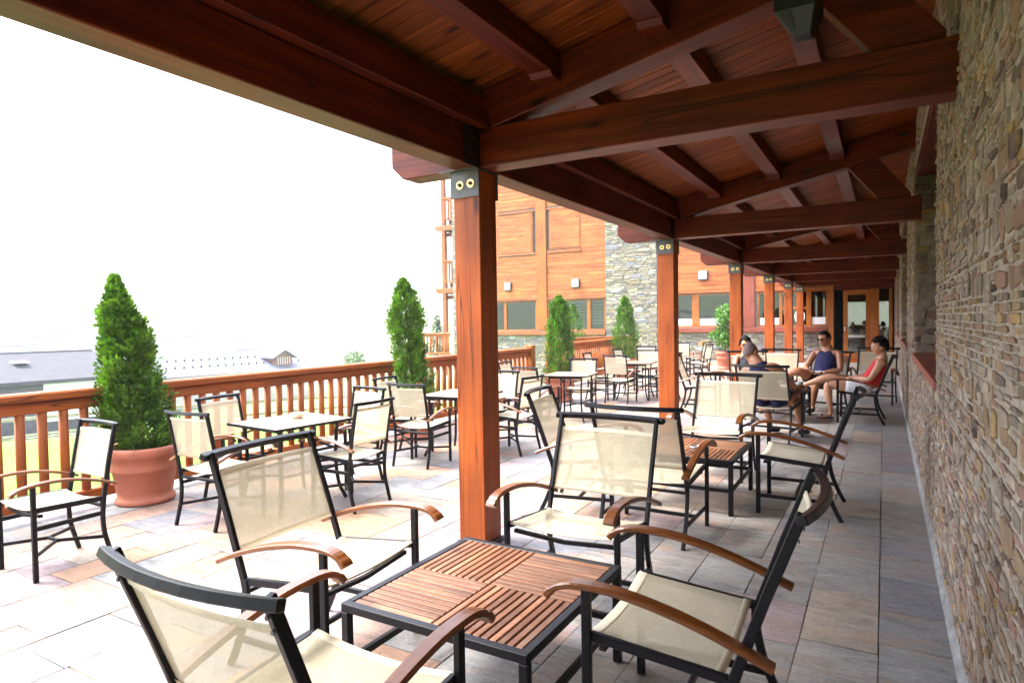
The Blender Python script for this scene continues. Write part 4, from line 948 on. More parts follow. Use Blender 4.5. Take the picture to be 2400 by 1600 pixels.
# ================================================================== CHAIRS
def arc(pts, n=4):
    """Catmull-Rom through pts"""
    P = [Vector(p) for p in pts]; P = [P[0]*2-P[1]]+P+[P[-1]*2-P[-2]]; out = []
    for i in range(1, len(P)-2):
        for k in range(n):
            t = k/n; a, b_, c, d = P[i-1], P[i], P[i+1], P[i+2]
            out.append(0.5*((2*b_)+(c-a)*t+(2*a-5*b_+4*c-d)*t*t+(3*b_-a-3*c+d)*t**3))
    out.append(P[-2]); return out
def sheet(b, rows, side_off=0, col=None):
    """grid of points -> smooth sheet with a little thickness"""
    n, m = len(rows), len(rows[0]); vs = [p for r_ in rows for p in r_]
    b.add(vs, [(i*m+j, i*m+j+1, (i+1)*m+j+1, (i+1)*m+j) for i in range(n-1) for j in range(m-1)], col, True)
def make_chair(kind):
    lo = kind == 'lounge'
    hw = 0.315 if lo else 0.225
    top = (-0.455, 0.985) if lo else (-0.312, 0.925)
    jy, jz = (-0.25, 0.43) if lo else (-0.222, 0.445)
    fy, fz = (0.255, 0.475) if lo else (0.205, 0.462)
    root = empty(('lounge_chair' if lo else 'dining_armchair'), (0, 0, 0), cat='chair')
    K = lambda o, p=root: reg(p, o)
    t = 0.034 if lo else 0.028; th = 0.022
    yt = lambda z: lerp(jy, top[0], (z-jz)/(top[1]-jz))
    for s in (-1, 1):
        x = s*hw
        b = MB(); b.sweep([(x, jy+0.012, jz-0.05), (x, jy, jz), (x, yt(jz+(top[1]-jz)*0.5)+0.006, jz+(top[1]-jz)*0.5), (x, top[0], top[1]+0.012)], rect(th, t), side=(1, 0, 0))
        bp = K(b.build('back_post', METAL, root, 0.003))
        if lo:
            b = MB()
            for dz in (0.035, 0.075):
                zz = top[1]-dz; 
                for sg in (1,): b.lathe([(0.0065, 0), (0.006, 0.004), (0.001, 0.005)], 10, (0, 0, 0)); 
            b2 = MB()
            for dz in (0.035, 0.075):
                for sg in (-1, 1):
                    b2.prism([(x+0.006*cos(a*pi/4), top[1]-dz+0.006*sin(a*pi/4)) for a in range(8)], 'Y', yt(top[1]-dz)+sg*(t/2+0.003), yt(top[1]-dz)+sg*(t/2-0.002))
            K(b2.build('screw', STEEL, bp), bp)
        # front leg, straight up to the armrest
        ax = s*(hw+0.022)
        b = MB(); b.sweep([(s*(hw+0.012), fy, 0), (s*(hw+0.012), fy, (0.645 if lo else 0.612))], rect(th+0.004, t), side=(1, 0, 0)); K(b.build('front_leg', METAL, root, 0.003))
        pts = [(jy+0.015, jz+0.0), (jy+0.012, jz-0.10), (jy-0.012, jz-0.22), (jy-0.055, jz-0.33), (-0.355, 0.0)] if lo else [(jy, jz), (jy+0.012, jz-0.12), (jy+0.006, jz-0.24), (jy-0.02, jz-0.35), (-0.268, 0.0)]
        b = MB(); b.sweep(arc([(s*(hw+0.002), yy, zz) for yy, zz in pts], 4), rect(th, t*0.95), side=(1, 0, 0)); K(b.build('rear_leg', METAL, root, 0.002))
        # armrest: a broad arched board with a dropped nose
        A = [(0.400, 0.612), (0.385, 0.630), (0.345, 0.655), (0.27, 0.668), (0.13, 0.663), (0, 0.641), (-0.12, 0.611), (-0.25, 0.568), (-0.375, 0.517)] if lo else \
            [(0.335, 0.585), (0.322, 0.600), (0.285, 0.618), (0.20, 0.631), (0.08, 0.633), (-0.04, 0.617), (-0.14, 0.592), (-0.22, 0.565), (-0.285, 0.538)]
        aw = 0.062 if lo else 0.05
        P = arc([(ax+s*0.004, yy, zz-0.012) for yy, zz in A], 3); pr = []
        for i, p in enumerate(P):
            u = i/(len(P)-1); hh = 0.024 if lo else 0.020
            ww = aw*(1.0-0.16*u)
            if i < 4: hh *= 1.25
            pr.append(rrect(ww, hh, 0.006))
        b = MB(); b.sweep(P, pr, side=(1, 0, 0)); K(b.build('armrest', ARM, root))
        # side rail of the seat and side stretchers
        b = MB(); b.sweep([(s*(hw-0.004), fy-0.01, fz-0.012), (s*(hw-0.004), jy+0.01, jz-0.012)], rect(0.022, 0.034), side=(1, 0, 0)); K(b.build('seat_rail', METAL, root, 0.003))
        zs = 0.145 if lo else 0.335
        b = MB(); b.sweep([(s*(hw+0.005), fy-0.01, zs), (s*(hw+0.003), (-0.285 if lo else -0.22), zs+(0.0))], rect(0.018, 0.028), side=(1, 0, 0)); K(b.build('stretcher', METAL, root, 0.002))
    # curved top rail, bowed backwards
    n = 9; bow = 0.055 if lo else 0.032; e = hw+(0.045 if lo else 0.028)
    P = [(-e+2*e*k/(n-1), top[0]-bow*(1-((-e+2*e*k/(n-1))/e)**2)-0.0, top[1]+0.0) for k in range(n)]
    b = MB(); b.sweep(P, rect(0.030 if lo else 0.026, 0.034 if lo else 0.026), side=(0, -top[0]*0, 1) if False else (0, 0.35, 0.94)); K(b.build('top_rail', METAL, root, 0.003))
    # back sling
    z0, z1 = (0.545, 0.915) if lo else (0.565, 0.882)
    def srow(z, off=0):
        return [(-hw+0.009+2*(hw-0.009)*k/8, yt(z)+0.004-(0.030 if lo else 0.018)*(1-(k/4-1)**2)*((z-z0)/(z1-z0)*0.6+0.4)+off, z) for k in range(9)]
    b = MB(); sheet(b, [srow(lerp(z0+0.02, z1-0.02, k/6)) for k in range(7)]); bs = K(b.build('back_sling', SLING, root, recalc=False))
    b = MB(); sheet(b, [srow(z1-0.021, 0.002), srow(z1, 0.002), srow(z1+0.002, -0.004), srow(z1-0.021, -0.006)]); K(b.build('hem', HEM, bs, recalc=False), bs)
    b = MB(); sheet(b, [srow(z0+0.021, 0.002), srow(z0, 0.002), srow(z0-0.002, -0.004), srow(z0+0.021, -0.006)]); K(b.build('hem', HEM, bs, recalc=False), bs)
    # seat sling with a dropped, sewn front edge
    def zrow(y, dz=0, sag=0.022):
        z = lerp(jz, fz, (y-jy)/(fy-jy)); return [(-hw+0.009+2*(hw-0.009)*k/8, y-0.006*(1-(k/4-1)**2) if y > 0.2 else y, z-sag*(1-(k/4-1)**2)+dz+0.003) for k in range(9)]
    b = MB(); ys = [lerp(jy+0.035, fy-0.005, k/6) for k in range(7)]; sheet(b, [zrow(y) for y in ys]); ss = K(b.build('seat_sling', SLING, root, recalc=False))
    b = MB(); y = fy-0.005
    sheet(b, [zrow(y-0.035, 0.002), zrow(y, 0.002), zrow(y+0.008, -0.006, 0.023), zrow(y-0.03, -0.010, 0.024)]); K(b.build('hem', HEM, ss, recalc=False), ss)
    b = MB(); sheet(b, [zrow(jy+0.06, 0.002), zrow(jy+0.03, 0.002), zrow(jy+0.032, -0.005)])
    K(b.build('hem', HEM, ss, recalc=False), ss)
    # cross members
    b = MB(); b.sweep([(-hw+0.01, fy-0.05, fz-0.055), (0, fy-0.05, fz-0.075), (hw-0.01, fy-0.05, fz-0.055)], rect(0.026, 0.02)); K(b.build('front_rail', METAL, root, 0.002))
    b = MB(); b.sweep([(-hw+0.01, jy+0.01, jz-0.06), (hw-0.01, jy+0.01, jz-0.06)], rect(0.026, 0.02)); K(b.build('rear_rail', METAL, root, 0.002))
    if lo:
        b = MB(); b.sweep([(-hw, -0.02, 0.145), (hw, -0.02, 0.145)], rect(0.02, 0.026)); K(b.build('cross_stretcher', METAL, root, 0.002))
    else:
        b = MB()
        for s in (-1, 1):
            b.sweep([(s*(hw+0.004), fy-0.01, 0.165), (s*(hw*0.25), 0.0, 0.18), (s*(hw+0.0), -0.235, 0.165)], rect(0.016, 0.022))
        b.sweep([(-hw*0.25, 0, 0.18), (hw*0.25, 0, 0.18)], rect(0.016, 0.022)); K(b.build('cross_stretcher', METAL, root, 0.002))
    return root
LOUNGE = make_chair('lounge'); DINING = make_chair('dining')
used = set()
def chair(proto, x, y, rot, label, group):
    M = Matrix.Translation((x, y, 0)) @ Matrix.Rotation(R(rot), 4, 'Z')
    if proto.name in used: o = copy_tree(proto, None, M)
    else: used.add(proto.name); o = proto; o.matrix_basis = M; WM[o.name] = M
    o['label'] = label; o['group'] = group; return o
GL = 'low lounge armchairs'; GD = 'dining armchairs'
CH = {}
CH['L1'] = chair(LOUNGE, -1.50, 1.39, 0, 'nearest lounge armchair, its back to the camera at the low slatted table', GL)
CH['L2'] = chair(LOUNGE, -2.33, 2.22, -87, 'lounge armchair left of the nearest slatted table, facing the stone wall', GL)
CH['L3'] = chair(LOUNGE, -1.50, 3.30, 180, 'empty lounge armchair facing the camera just right of the nearest post', GL)
CH['L4'] = chair(LOUNGE, -0.68, 2.42, 92, 'lounge armchair right of the nearest slatted table, seen from its side', GL)
CH['L5'] = chair(LOUNGE, -1.51, 4.72, -1, 'lounge armchair back to back with the one beside the nearest post', GL)
CH['L6'] = chair(LOUNGE, -0.64, 5.83, 91, 'lounge armchair by the wall side of the middle slatted table, facing left', GL)
CH['L7'] = chair(LOUNGE, -1.50, 6.70, 176, 'pale-lit lounge armchair behind the middle slatted table, facing the camera', GL)
CH['L8'] = chair(LOUNGE, -2.20, 5.08, -80, 'lounge armchair with its back to the lawn, left of the middle slatted table', GL)
CH['P1'] = chair(LOUNGE, -1.30, 9.05, -8, 'lounge armchair holding the man with the shaved head', GL)
CH['P2'] = chair(LOUNGE, -1.72, 12.55, 176, 'empty lounge armchair between the dark-haired woman and the man in sunglasses', GL)
CH['P3'] = chair(LOUNGE, -0.95, 11.95, 158, 'lounge armchair holding the man in sunglasses', GL)
CH['P4'] = chair(LOUNGE, -2.02, 11.75, 197, 'lounge armchair of the woman half hidden behind the shaved head', GL)
CH['P5'] = chair(LOUNGE, -0.34, 11.07, 89, 'lounge armchair holding the woman in the red top', GL)
CH['P6'] = chair(LOUNGE, -0.16, 13.4, 172, 'empty lounge armchair behind the woman in red, close to the wall', GL)
CH['F'] = chair(LOUNGE, -2.72, 11.2, -84, 'empty lounge armchair seen just right of the second post, facing right', GL)
D = [(-4.73, 3.32, 4, 'dining armchair right of the big pot, its back to the camera'),
     (-5.17, 3.86, -84, 'dining armchair between the railing and the nearest dining table'),
     (-4.13, 4.16, 91, 'dining armchair on the right of the nearest dining table, facing the railing'),
     (-4.70, 4.70, 174, 'white-lit dining armchair on the far side of the nearest dining table'),
     (-4.56, 5.76, 5, 'dining armchair just left of the nearest post, its back to the camera'),
     (-5.03, 6.06, -83, 'dining armchair beside the waisted thuja at the second dining table'),
     (-3.97, 6.78, 87, 'dining armchair right of the nearest post, facing the railing across the second dining table'),
     (-4.47, 7.10, 178, 'white-lit dining armchair right of the nearest post, far side of the second dining table'),
     (-4.47, 8.40, -10, 'dining armchair with its back to the camera at the third dining table'),
     (-5.10, 9.05, -85, 'dining armchair by the railing at the third dining table, left end'),
     (-4.48, 9.98, 193, 'white-lit dining armchair behind the third dining table, beside the blunt thuja'),
     (-4.41, 11.74, -1, 'tan-backed dining armchair between the third dining table and the second post'),
     (-4.98, 12.15, -86, 'dining armchair against the shorter railing at the fourth dining table'),
     (-4.33, 13.15, 198, 'white-lit dining armchair behind the fourth dining table, left of the second post'),
     (-3.80, 12.45, 88, 'dining armchair partly hidden behind the second post, right of the fourth dining table'),
     (-5.02, 13.95, -94, 'dining armchair below the pointed thuja, facing right'),
     (-5.02, 15.1, 198, 'white-lit dining armchair at the foot of the stone pier'),
     (-4.85, 17.6, 196, 'white-lit dining armchair right of the second post, below the frosted window'),
     (-4.14, 16.6, 82, 'nearer of the two sideways dining armchairs by the laurel pot'),
     (-4.62, 18.4, 80, 'farther of the two sideways dining armchairs by the laurel pot'),
     (-4.86, 2.12, 180, 'dining armchair at the left edge of the picture, facing the camera')]
for x, y, a, l in D: chair(DINING, x, y, a, l, GD)

# ================================================================== TABLES
def low_table():
    root = empty('slatted_table', (0, 0, 0), cat='low table')
    K = lambda o, p=root: reg(p, o)
    hx, hy, H = 0.44, 0.46, 0.45; t = 0.036
    b = MB()
    for s in (-1, 1):
        b.boxx(-hx, hx, s*hy-(t/2)-s*t/2, s*hy+t/2-s*t/2, H-t, H); b.boxx(s*hx-t/2-s*t/2, s*hx+t/2-s*t/2, -hy+t, hy-t, H-t, H)
    K(b.build('frame', METAL, root, 0.003))
    b = MB()
    b.boxx(-0.012, 0.012, -hy+t, hy-t, H-0.034, H-0.020); b.boxx(-hx+t, hx-t, -0.012, 0.012, H-0.034, H-0.020)
    K(b.build('cross_bar', METAL, root))
    for sx in (-1, 1):
        for sy in (-1, 1):
            b = MB(); b.boxx(sx*(hx-t/2)-t/2, sx*(hx-t/2)+t/2, sy*(hy-t/2)-t/2, sy*(hy-t/2)+t/2, 0, H-t-0.001); K(b.build('leg', METAL, root, 0.003))
    for s in (-1, 1):
        b = MB(); b.boxx(-hx+t, hx-t, s*(hy-t/2)-0.012, s*(hy-t/2)+0.012, 0.185, 0.215); K(b.build('stretcher', METAL, root, 0.002))
        b = MB(); b.boxx(s*(hx-t/2)-0.012, s*(hx-t/2)+0.012, -hy+t, hy-t, 0.185, 0.215); K(b.build('stretcher', METAL, root, 0.002))
    Lx, Ly = hx-t, hy-t
    n = 11; mx = MB(); mx.box((0, 0, 0), (Lx-0.006, Ly/n-0.0075, 0.016)); mx = mx.mesh('slat', TEAK); bevel_mesh(mx, 0.003)
    my = MB(); my.box((0, 0, 0), (Ly-0.006, Lx/n-0.0075, 0.016)); my = my.mesh('slat', TEAK); bevel_mesh(my, 0.003)
    for qx in (-1, 1):
        for qy in (-1, 1):
            alongx = (qx*qy > 0)
            for k in range(n):
                if alongx: M = Matrix.Translation((qx*Lx/2, qy*Ly/2-Ly/2+(k+0.5)*Ly/n, H-0.0095))
                else: M = Matrix.Translation((qx*Lx/2-Lx/2+(k+0.5)*Lx/n, qy*Ly/2, H-0.0095)) @ Matrix.Rotation(pi/2, 4, 'Z')
                K(link('slat', mx if alongx else my, root, M))
    return root
def dining_table():
    root = empty('dining_table', (0, 0, 0), cat='dining table')
    K = lambda o, p=root: reg(p, o)
    hx, hy, H = 0.37, 0.40, 0.735
    b = MB()
    for s in (-1, 1): b.boxx(-hx, hx, s*hy-0.008, s*hy+0.008, H-0.022, H+0.001); b.boxx(s*hx-0.008, s*hx+0.008, -hy+0.008, hy-0.008, H-0.022, H+0.001)
    K(b.build('edge_band', METAL, root, 0.002))
    n = 6; w = (2*hy-0.018)/n; m = MB(); m.box((0, 0, 0), (2*hx-0.02, w-0.003, 0.016)); m = m.mesh('top_board', TOPW); bevel_mesh(m, 0.002)
    for k in range(n): K(link('top_board', m, root, Matrix.Translation((0, -hy+0.009+(k+0.5)*w, H-0.009))))
    for sx in (-1, 1):
        for sy in (-1, 1):
            b = MB(); b.sweep(arc([(sx*0.27, sy*0.30, H-0.023), (sx*0.255, sy*0.285, 0.40), (sx*0.27, sy*0.30, 0.15), (sx*0.315, sy*0.345, 0)], 3), rect(0.022, 0.028), side=(1, 0, 0)); K(b.build('leg', METAL, root, 0.002))
        b = MB(); b.sweep([(sx*0.262, -0.29, 0.30), (sx*0.262, 0.29, 0.30)], rect(0.016, 0.022)); K(b.build('stretcher', METAL, root, 0.002))
        b = MB(); b.sweep([(-0.26, sx*0.29, H-0.045), (0.26, sx*0.29, H-0.045)], rect(0.016, 0.026)); K(b.build('apron', METAL, root, 0.002))
    return root
LT = low_table(); DT = dining_table()
def table(proto, x, y, rot, label, group):
    return chair(proto, x, y, rot, label, group)
table(LT, -1.50, 2.345, 0, 'nearest low table of teak slats laid in four squares', 'low slatted tables')
table(LT, -1.49, 5.75, 0, 'middle low slatted table, with a small round ashtray on it', 'low slatted tables')
table(LT, -1.46, 10.90, 0, 'farthest low slatted table, among the seated people', 'low slatted tables')
table(DT, -4.66, 3.98, -6, 'nearest dining table, beside the big potted thuja, with a white ashtray', 'dining tables')
table(DT, -4.48, 6.42, 4, 'second dining table, cut by the nearest post', 'dining tables')
table(DT, -4.40, 9.42, 8, 'third dining table, empty, before the blunt-topped thuja', 'dining tables')
table(DT, -4.36, 12.42, 8, 'fourth dining table, left of the second post, with a white bowl', 'dining tables')
def ashtray(x, y, z, label, m=CERAM, r_=0.062, h=0.045, wood_=True):
    root = empty('ashtray', (x, y, z), label=label, cat='ashtray')
    b = MB(); b.lathe([(r_*0.62, 0), (r_*0.78, 0.004), (r_*0.98, h*0.75), (r_*1.0, h), (r_*0.86, h), (r_*0.74, h*0.35), (0.001, h*0.3)], 24, (x, y, z+0.001), cap=False); b.build('bowl', m, root)
    b = MB(); b.lathe([(r_*1.02, h*0.80), (r_*1.07, h*0.86), (r_*1.07, h*1.02), (r_*0.95, h*1.04), (r_*0.95, h*0.8)], 24, (x, y, z+0.001), cap=False); b.build('rim', m, root)
ashtray(-4.72, 4.10, 0.736, 'white round ashtray on the nearest dining table')
ashtray(-4.28, 6.55, 0.736, 'white ashtray on the second dining table, touching the post in view')
ashtray(-4.58, 12.5, 0.736, 'white bowl on the fourth dining table', r_=0.075, h=0.06)
ashtray(-1.40, 5.52, 0.452, 'small grey metal ashtray on the middle slatted table', plain('brushed_tin', (0.45, 0.42, 0.40), 0.35, 0.7), 0.05, 0.05)

# ================================================================== PEOPLE
SKIN = plain('skin_tan', (0.38, 0.160, 0.080), 0.5, 0, 0.08, 9)
SKINL = plain('skin_light', (0.48, 0.235, 0.135), 0.5, 0, 0.06, 9)
NAVY = plain('navy_cotton', (0.010, 0.008, 0.055), 0.85, 0, 0.2, 25)
BLKC = plain('black_cotton', (0.012, 0.012, 0.018), 0.85, 0, 0.2, 25)
REDC = plain('red_cotton', (0.50, 0.006, 0.010), 0.75, 0, 0.12, 20)
GREYC = plain('pale_grey_cotton', (0.42, 0.43, 0.52), 0.85, 0, 0.1, 20)
YELL = plain('yellow_piping', (0.65, 0.52, 0.22), 0.8)
HAIR = plain('black_hair', (0.006, 0.0045, 0.004), 0.75, 0, 0.4, 40, spec=0.15)
STUB = plain('shaved_hair', (0.16, 0.11, 0.10), 0.8, 0, 0.3, 60)
LENS = plain('dark_lens', (0.01, 0.008, 0.01), 0.15)
def printed(name):
    m, nt, n, L, b = mat(name); tc = N(nt, 'ShaderNodeTexCoord'); v = N(nt, 'ShaderNodeTexVoronoi', Scale=16.0); L.new(tc.outputs['Object'], v.inputs[0])
    nz = N(nt, 'ShaderNodeTexNoise', Scale=30.0, Detail=3.0, Distortion=2.0); L.new(tc.outputs['Object'], nz.inputs[0])
    r = ramp(nt, [(0.60, (0.78, 0.77, 0.80)), (0.67, (0.40, 0.36, 0.46))]); L.new(nz.outputs[0], r.inputs[0]); L.new(r.outputs[0], b.inputs['Base Color']); b.inputs['Roughness'].default_value = 0.85
    return m
PRINT = printed('white_printed_cotton')
DEP = None
RK = 1.22
def skin_mesh(name, verts, edges, radii, root_i=0, sub=1):
    me = bpy.data.meshes.new(name+'_cage'); me.from_pydata([tuple(v) for v in verts], edges, []); me.update()
    o = bpy.data.objects.new(name+'_cage', me); COL.objects.link(o)
    md = o.modifiers.new('s', 'SKIN'); md.use_smooth_shade = True; md.branch_smoothing = 0.6
    for i, r_ in enumerate(radii):
        q = me.skin_vertices[0].data[i]; q.radius = (r_[0]*RK, r_[1]*RK) if isinstance(r_, tuple) else (r_*RK, r_*RK); q.use_root = (i == root_i)
    sb = o.modifiers.new('u', 'SUBSURF'); sb.levels = sub; sb.render_levels = sub
    dg = bpy.context.evaluated_depsgraph_get(); dg.update()
    res = bpy.data.meshes.new_from_object(o.evaluated_get(dg)); bpy.data.objects.remove(o, do_unlink=True); bpy.data.meshes.remove(me)
    return res
def chain_mesh(name, chains, sub=1):
    """chains = list of [(point, radius), ...]; points equal to an earlier one are shared"""
    V, Rr, Ed, idx = [], [], [], {}
    for ch in chains:
        prev = None
        for p, r_ in ch:
            k = tuple(round(x, 4) for x in p)
            if k not in idx: idx[k] = len(V); V.append(Vector(p)); Rr.append(r_)
            if prev is not None and prev != idx[k]: Ed.append((prev, idx[k]))
            prev = idx[k]
    return skin_mesh(name, V, Ed, Rr, 0, sub)
def head_mesh(c, look, up=(0, 0, 1), s=1.0):
    """head about 0.23 m high centred at c, facing 'look'"""
    f = Vector(look).normalized(); u = (Vector(up)-f*Vector(up).dot(f)).normalized(); r_ = f.cross(u)
    bm = bmesh.new(); bmesh.ops.create_uvsphere(bm, u_segments=28, v_segments=20, radius=1.0)
    for v in bm.verts:
        x, y, z = v.co           # x right, y forward, z up
        X, Y, Z = x*0.076, y*0.096, z*0.118
        if z < 0:
            X *= 1-0.30*(-z)**1.3; Y = Y*(1-0.10*(-z)) + 0.012*(-z)
        if y < 0 and z < -0.1: Y *= 1-0.35*min(1, (-z))
        fr = max(0, y)
        ex = abs(abs(X)-0.031)          # eye hollows
        Y -= 0.011*math.exp(-(ex/0.014)**2-((Z-0.008)/0.012)**2)*(1 if y > 0.3 else 0)
        Y += 0.007*math.exp(-((Z-0.030)/0.010)**2)*(1 if y > 0.5 else 0)
        Y += 0.026*math.exp(-(X/0.011)**2)*max(0, 1-abs(Z+0.016)/0.030)*(1 if y > 0.5 else 0)
        Y += 0.007*math.exp(-(X/0.024)**2-((Z+0.056)/0.008)**2)*(1 if y > 0.4 else 0)
        Y -= 0.004*math.exp(-(X/0.024)**2-((Z+0.066)/0.004)**2)*(1 if y > 0.4 else 0)
        Y += 0.010*math.exp(-(X/0.022)**2-((Z+0.098)/0.016)**2)*(1 if y > 0.2 else 0)
        v.co = Vector(c)+(r_*X+f*Y+u*Z)*s
    for sd in (-1, 1):      # ears
        g = bmesh.ops.create_uvsphere(bm, u_segments=10, v_segments=8, radius=1.0)['verts']
        for v in g:
            x, y, z = v.co; v.co = Vector(c)+(r_*(sd*0.078+x*0.010)+f*(-0.006+y*0.018)+u*(-0.008+z*0.032))*s
    me = bpy.data.meshes.new('head'); bm.to_mesh(me); bm.free(); return me, f, u, r_
def hand_chains(w, d, n, s=1.0, curl=0.5, side=1):
    """palm and five fingers from wrist w, direction d, palm normal n"""
    d = Vector(d).normalized(); n = (Vector(n)-d*Vector(n).dot(d)).normalized(); x = d.cross(n)*side; w = Vector(w); out = []
    palm = w+d*0.045*s
    out.append([(w, 0.024*s), (palm, (0.034*s, 0.019*s)), (w+d*0.082*s, (0.032*s, 0.014*s))])
    for k, (off, L) in enumerate(((-0.030, 0.068), (-0.010, 0.078), (0.010, 0.073), (0.029, 0.058))):
        a = w+d*0.070*s+x*off*s; b1 = a+(d*0.6+(-n)*curl*0.35).normalized()*L*0.5*s; b2 = b1+(d*(1-curl*0.7)+(-n)*curl).normalized()*L*0.5*s
        out.append([(a, 0.0082*s), (b1, 0.0074*s), (b2, 0.0062*s)])
    a = w+d*0.025*s-x*0.026*s; b1 = a+(d*0.55-x*0.7-n*0.25).normalized()*0.040*s; b2 = b1+(d*0.9-x*0.15-n*0.4).normalized()*0.032*s
    out.append([(a, 0.012*s), (b1, 0.0105*s), (b2, 0.0085*s)])
    return out
def fuse(name, meshes, vox, m, parent, M, smooth=6):
    bm = bmesh.new()
    for me in meshes: bm.from_mesh(me)
    me = bpy.data.meshes.new(name); bm.to_mesh(me); bm.free()
    for q in meshes: bpy.data.meshes.remove(q)
    o = bpy.data.objects.new('tmp', me); COL.objects.link(o)
    md = o.modifiers.new('r', 'REMESH'); md.mode = 'VOXEL'; md.voxel_size = vox; md.use_smooth_shade = True
    sm = o.modifiers.new('s', 'SMOOTH'); sm.iterations = smooth; sm.factor = 0.35
    dg = bpy.context.evaluated_depsgraph_get(); dg.update(); res = bpy.data.meshes.new_from_object(o.evaluated_get(dg)); res.name = name
    bpy.data.objects.remove(o, do_unlink=True); bpy.data.meshes.remove(me)
    res.materials.clear(); res.materials.append(m); res.polygons.foreach_set('use_smooth', [True]*len(res.polygons)); res.update()
    return link(name, res, parent, M)
def person(chair_key, label, J, look, skin, male, clothes, hair, glasses=False, headup=(0, 0, 1), hands=None):
    ch = CH[chair_key]; M = ch.matrix_basis.copy()
    root = bpy.data.objects.new('person', None); COL.objects.link(root); root.matrix_basis = M; WM[root.name] = M
    tag(root, label, 'person')
    g = 1.0 if male else 0.90; V = Vector
    P = {k: V(v) for k, v in J.items()}
    ch_ = []
    tor = [(P['pel'], (0.150*g, 0.115*g)), (lerp(P['pel'], P['chest'], 0.45), (0.140*g*(1 if male else .9), 0.105*g)), (P['chest'], (0.165*g, 0.115*g)), (P['neck']-V((0, 0, 0.02)), (0.085*g, 0.07*g)), (P['neck']+(P['head']-P['neck'])*0.35, 0.056*g), (P['head']-(P['head']-P['neck']).normalized()*0.06, 0.052*g)]
    ch_.append(tor)
    for s in 'LR':
        sh, el, wr = P['sh'+s], P['el'+s], P['wr'+s]
        ch_.append([(P['chest'], (0.165*g, 0.115*g)), (lerp(P['chest'], sh, 0.6)+V((0, 0, 0.03)), 0.07*g), (sh, 0.056*g), (lerp(sh, el, 0.4), 0.050*g), (el, 0.040*g), (lerp(el, wr, 0.35), 0.041*g), (wr, 0.025*g)])
        hp, kn, an, to = P['hp'+s], P['kn'+s], P['an'+s], P['to'+s]
        ch_.append([(P['pel'], (0.150*g, 0.115*g)), (hp, 0.095*g), (lerp(hp, kn, 0.45), 0.083*g), (kn, 0.058*g), (lerp(kn, an, 0.3), 0.060*g), (lerp(kn, an, 0.7), 0.042*g), (an, 0.034*g), (an+(to-an)*0.1+V((0, 0, -0.02)), 0.036*g), (lerp(an, to, 0.6)+V((0, 0, -0.012)), (0.040*g, 0.024*g)), (to, (0.036*g, 0.016*g))])
    hd, f, u, r_ = head_mesh(P['head'], look, headup, 1.14 if male else 1.10)
    parts = [chain_mesh('body', [c], 2) for c in ch_]+[hd]
    for s, sd in (('L', 1), ('R', -1)):
        hcs = hand_chains(P['wr'+s], P.get('hd'+s, P['wr'+s]*2-P['el'+s])-P['wr'+s], (hands or {}).get(s, (0, 0, 1)), g, 0.7, sd)
        parts += [chain_mesh('hand', [c], 1) for c in hcs]
    fuse('body', parts, 0.0085, skin, root, M)
    # clothes: shells a little larger than the body
    for nm, chains, m_, vox in clothes(P, g):
        ms = [chain_mesh(nm, c, 2) for c in chains]
        fuse(nm, ms, vox, m_, root, M, 4)
    hs_ = 1.14 if male else 1.10
    if hair:
        kind, m_ = hair; bm = bmesh.new(); bmesh.ops.create_uvsphere(bm, u_segments=32, v_segments=24, radius=1.0)
        dele = []
        for v in bm.verts:
            x, y, z = v.co; k = 1.0
            if kind == 'shaved': keep = z > 0.15-0.9*max(0, -y) and not (y > 0.45 and z < 0.72) and z > -0.62; X, Y, Z = x*0.0785, y*0.099-0.001, z*0.1205
            elif kind == 'short': keep = (z > 0.50 or (y < 0.42 and z > 0.05-0.7*max(0, -y)) ) ; X, Y, Z = x*0.081, y*0.101-0.003, z*0.126
            else: keep = (z > 0.42+0.2*x or (y < 0.40 and z > -0.15-0.75*max(0, -y)+0.1)); X, Y, Z = x*0.102, y*0.116-0.010, z*0.145+0.006
            if not keep: dele.append(v)
            if kind == 'full':
                q = noise.noise(Vector((x*4, y*4, z*4)))*0.014+noise.noise(Vector((x*13, y*13, z*13)))*0.007; X *= 1+q*3; Y *= 1+q*3; Z *= 1+q*2.5
            if z < 0:
                X *= 1-0.22*(-z)**1.3; Y *= 1-0.12*(-z)
            v.co = P['head']+(r_*X+f*Y+u*Z)*hs_
        bmesh.ops.delete(bm, geom=dele, context='VERTS'); bmesh.ops.solidify(bm, geom=bm.faces, thickness=0.006)
        me = bpy.data.meshes.new('hair'); bm.to_mesh(me); bm.free(); me.materials.append(m_); me.polygons.foreach_set('use_smooth', [True]*len(me.polygons)); link('hair', me, root, M)
    b = MB()
    if glasses:
        for sd in (-1, 1):
            c = P['head']+(r_*sd*0.033+f*0.098+u*0.008)*hs_
            ring = [(0.027*cos(2*pi*k/12), 0.019*sin(2*pi*k/12)) for k in range(12)]
            vs = [c+r_*a+u*bb+f*(0.004-abs(a*sd+0.0)*0.0) for a, bb in ring]+[c+r_*a+u*bb-f*0.003 for a, bb in ring]
            b.add(vs, [tuple(range(12)), tuple(range(23, 11, -1))]+[(k, (k+1) % 12, 12+(k+1) % 12, 12+k) for k in range(12)])
            b.tube([c+r_*sd*0.026, P['head']+(r_*sd*0.082+f*0.02+u*0.012)*hs_, P['head']+(r_*sd*0.082-f*0.02+u*0.008)*hs_], 0.0025, 6)
        b.tube([P['head']+(r_*-0.01+f*0.104+u*0.012), P['head']+(r_*0.01+f*0.104+u*0.012)], 0.003, 6)
        b.build('sunglasses', LENS, root, 0, M)
    else:
        for sd in (-1, 1):
            c = P['head']+(r_*sd*0.031+f*0.0845+u*0.008)*hs_; b.lathe([(0.001, -0.010), (0.007, -0.007), (0.010, 0), (0.007, 0.007), (0.001, 0.010)], 10, tuple(c))
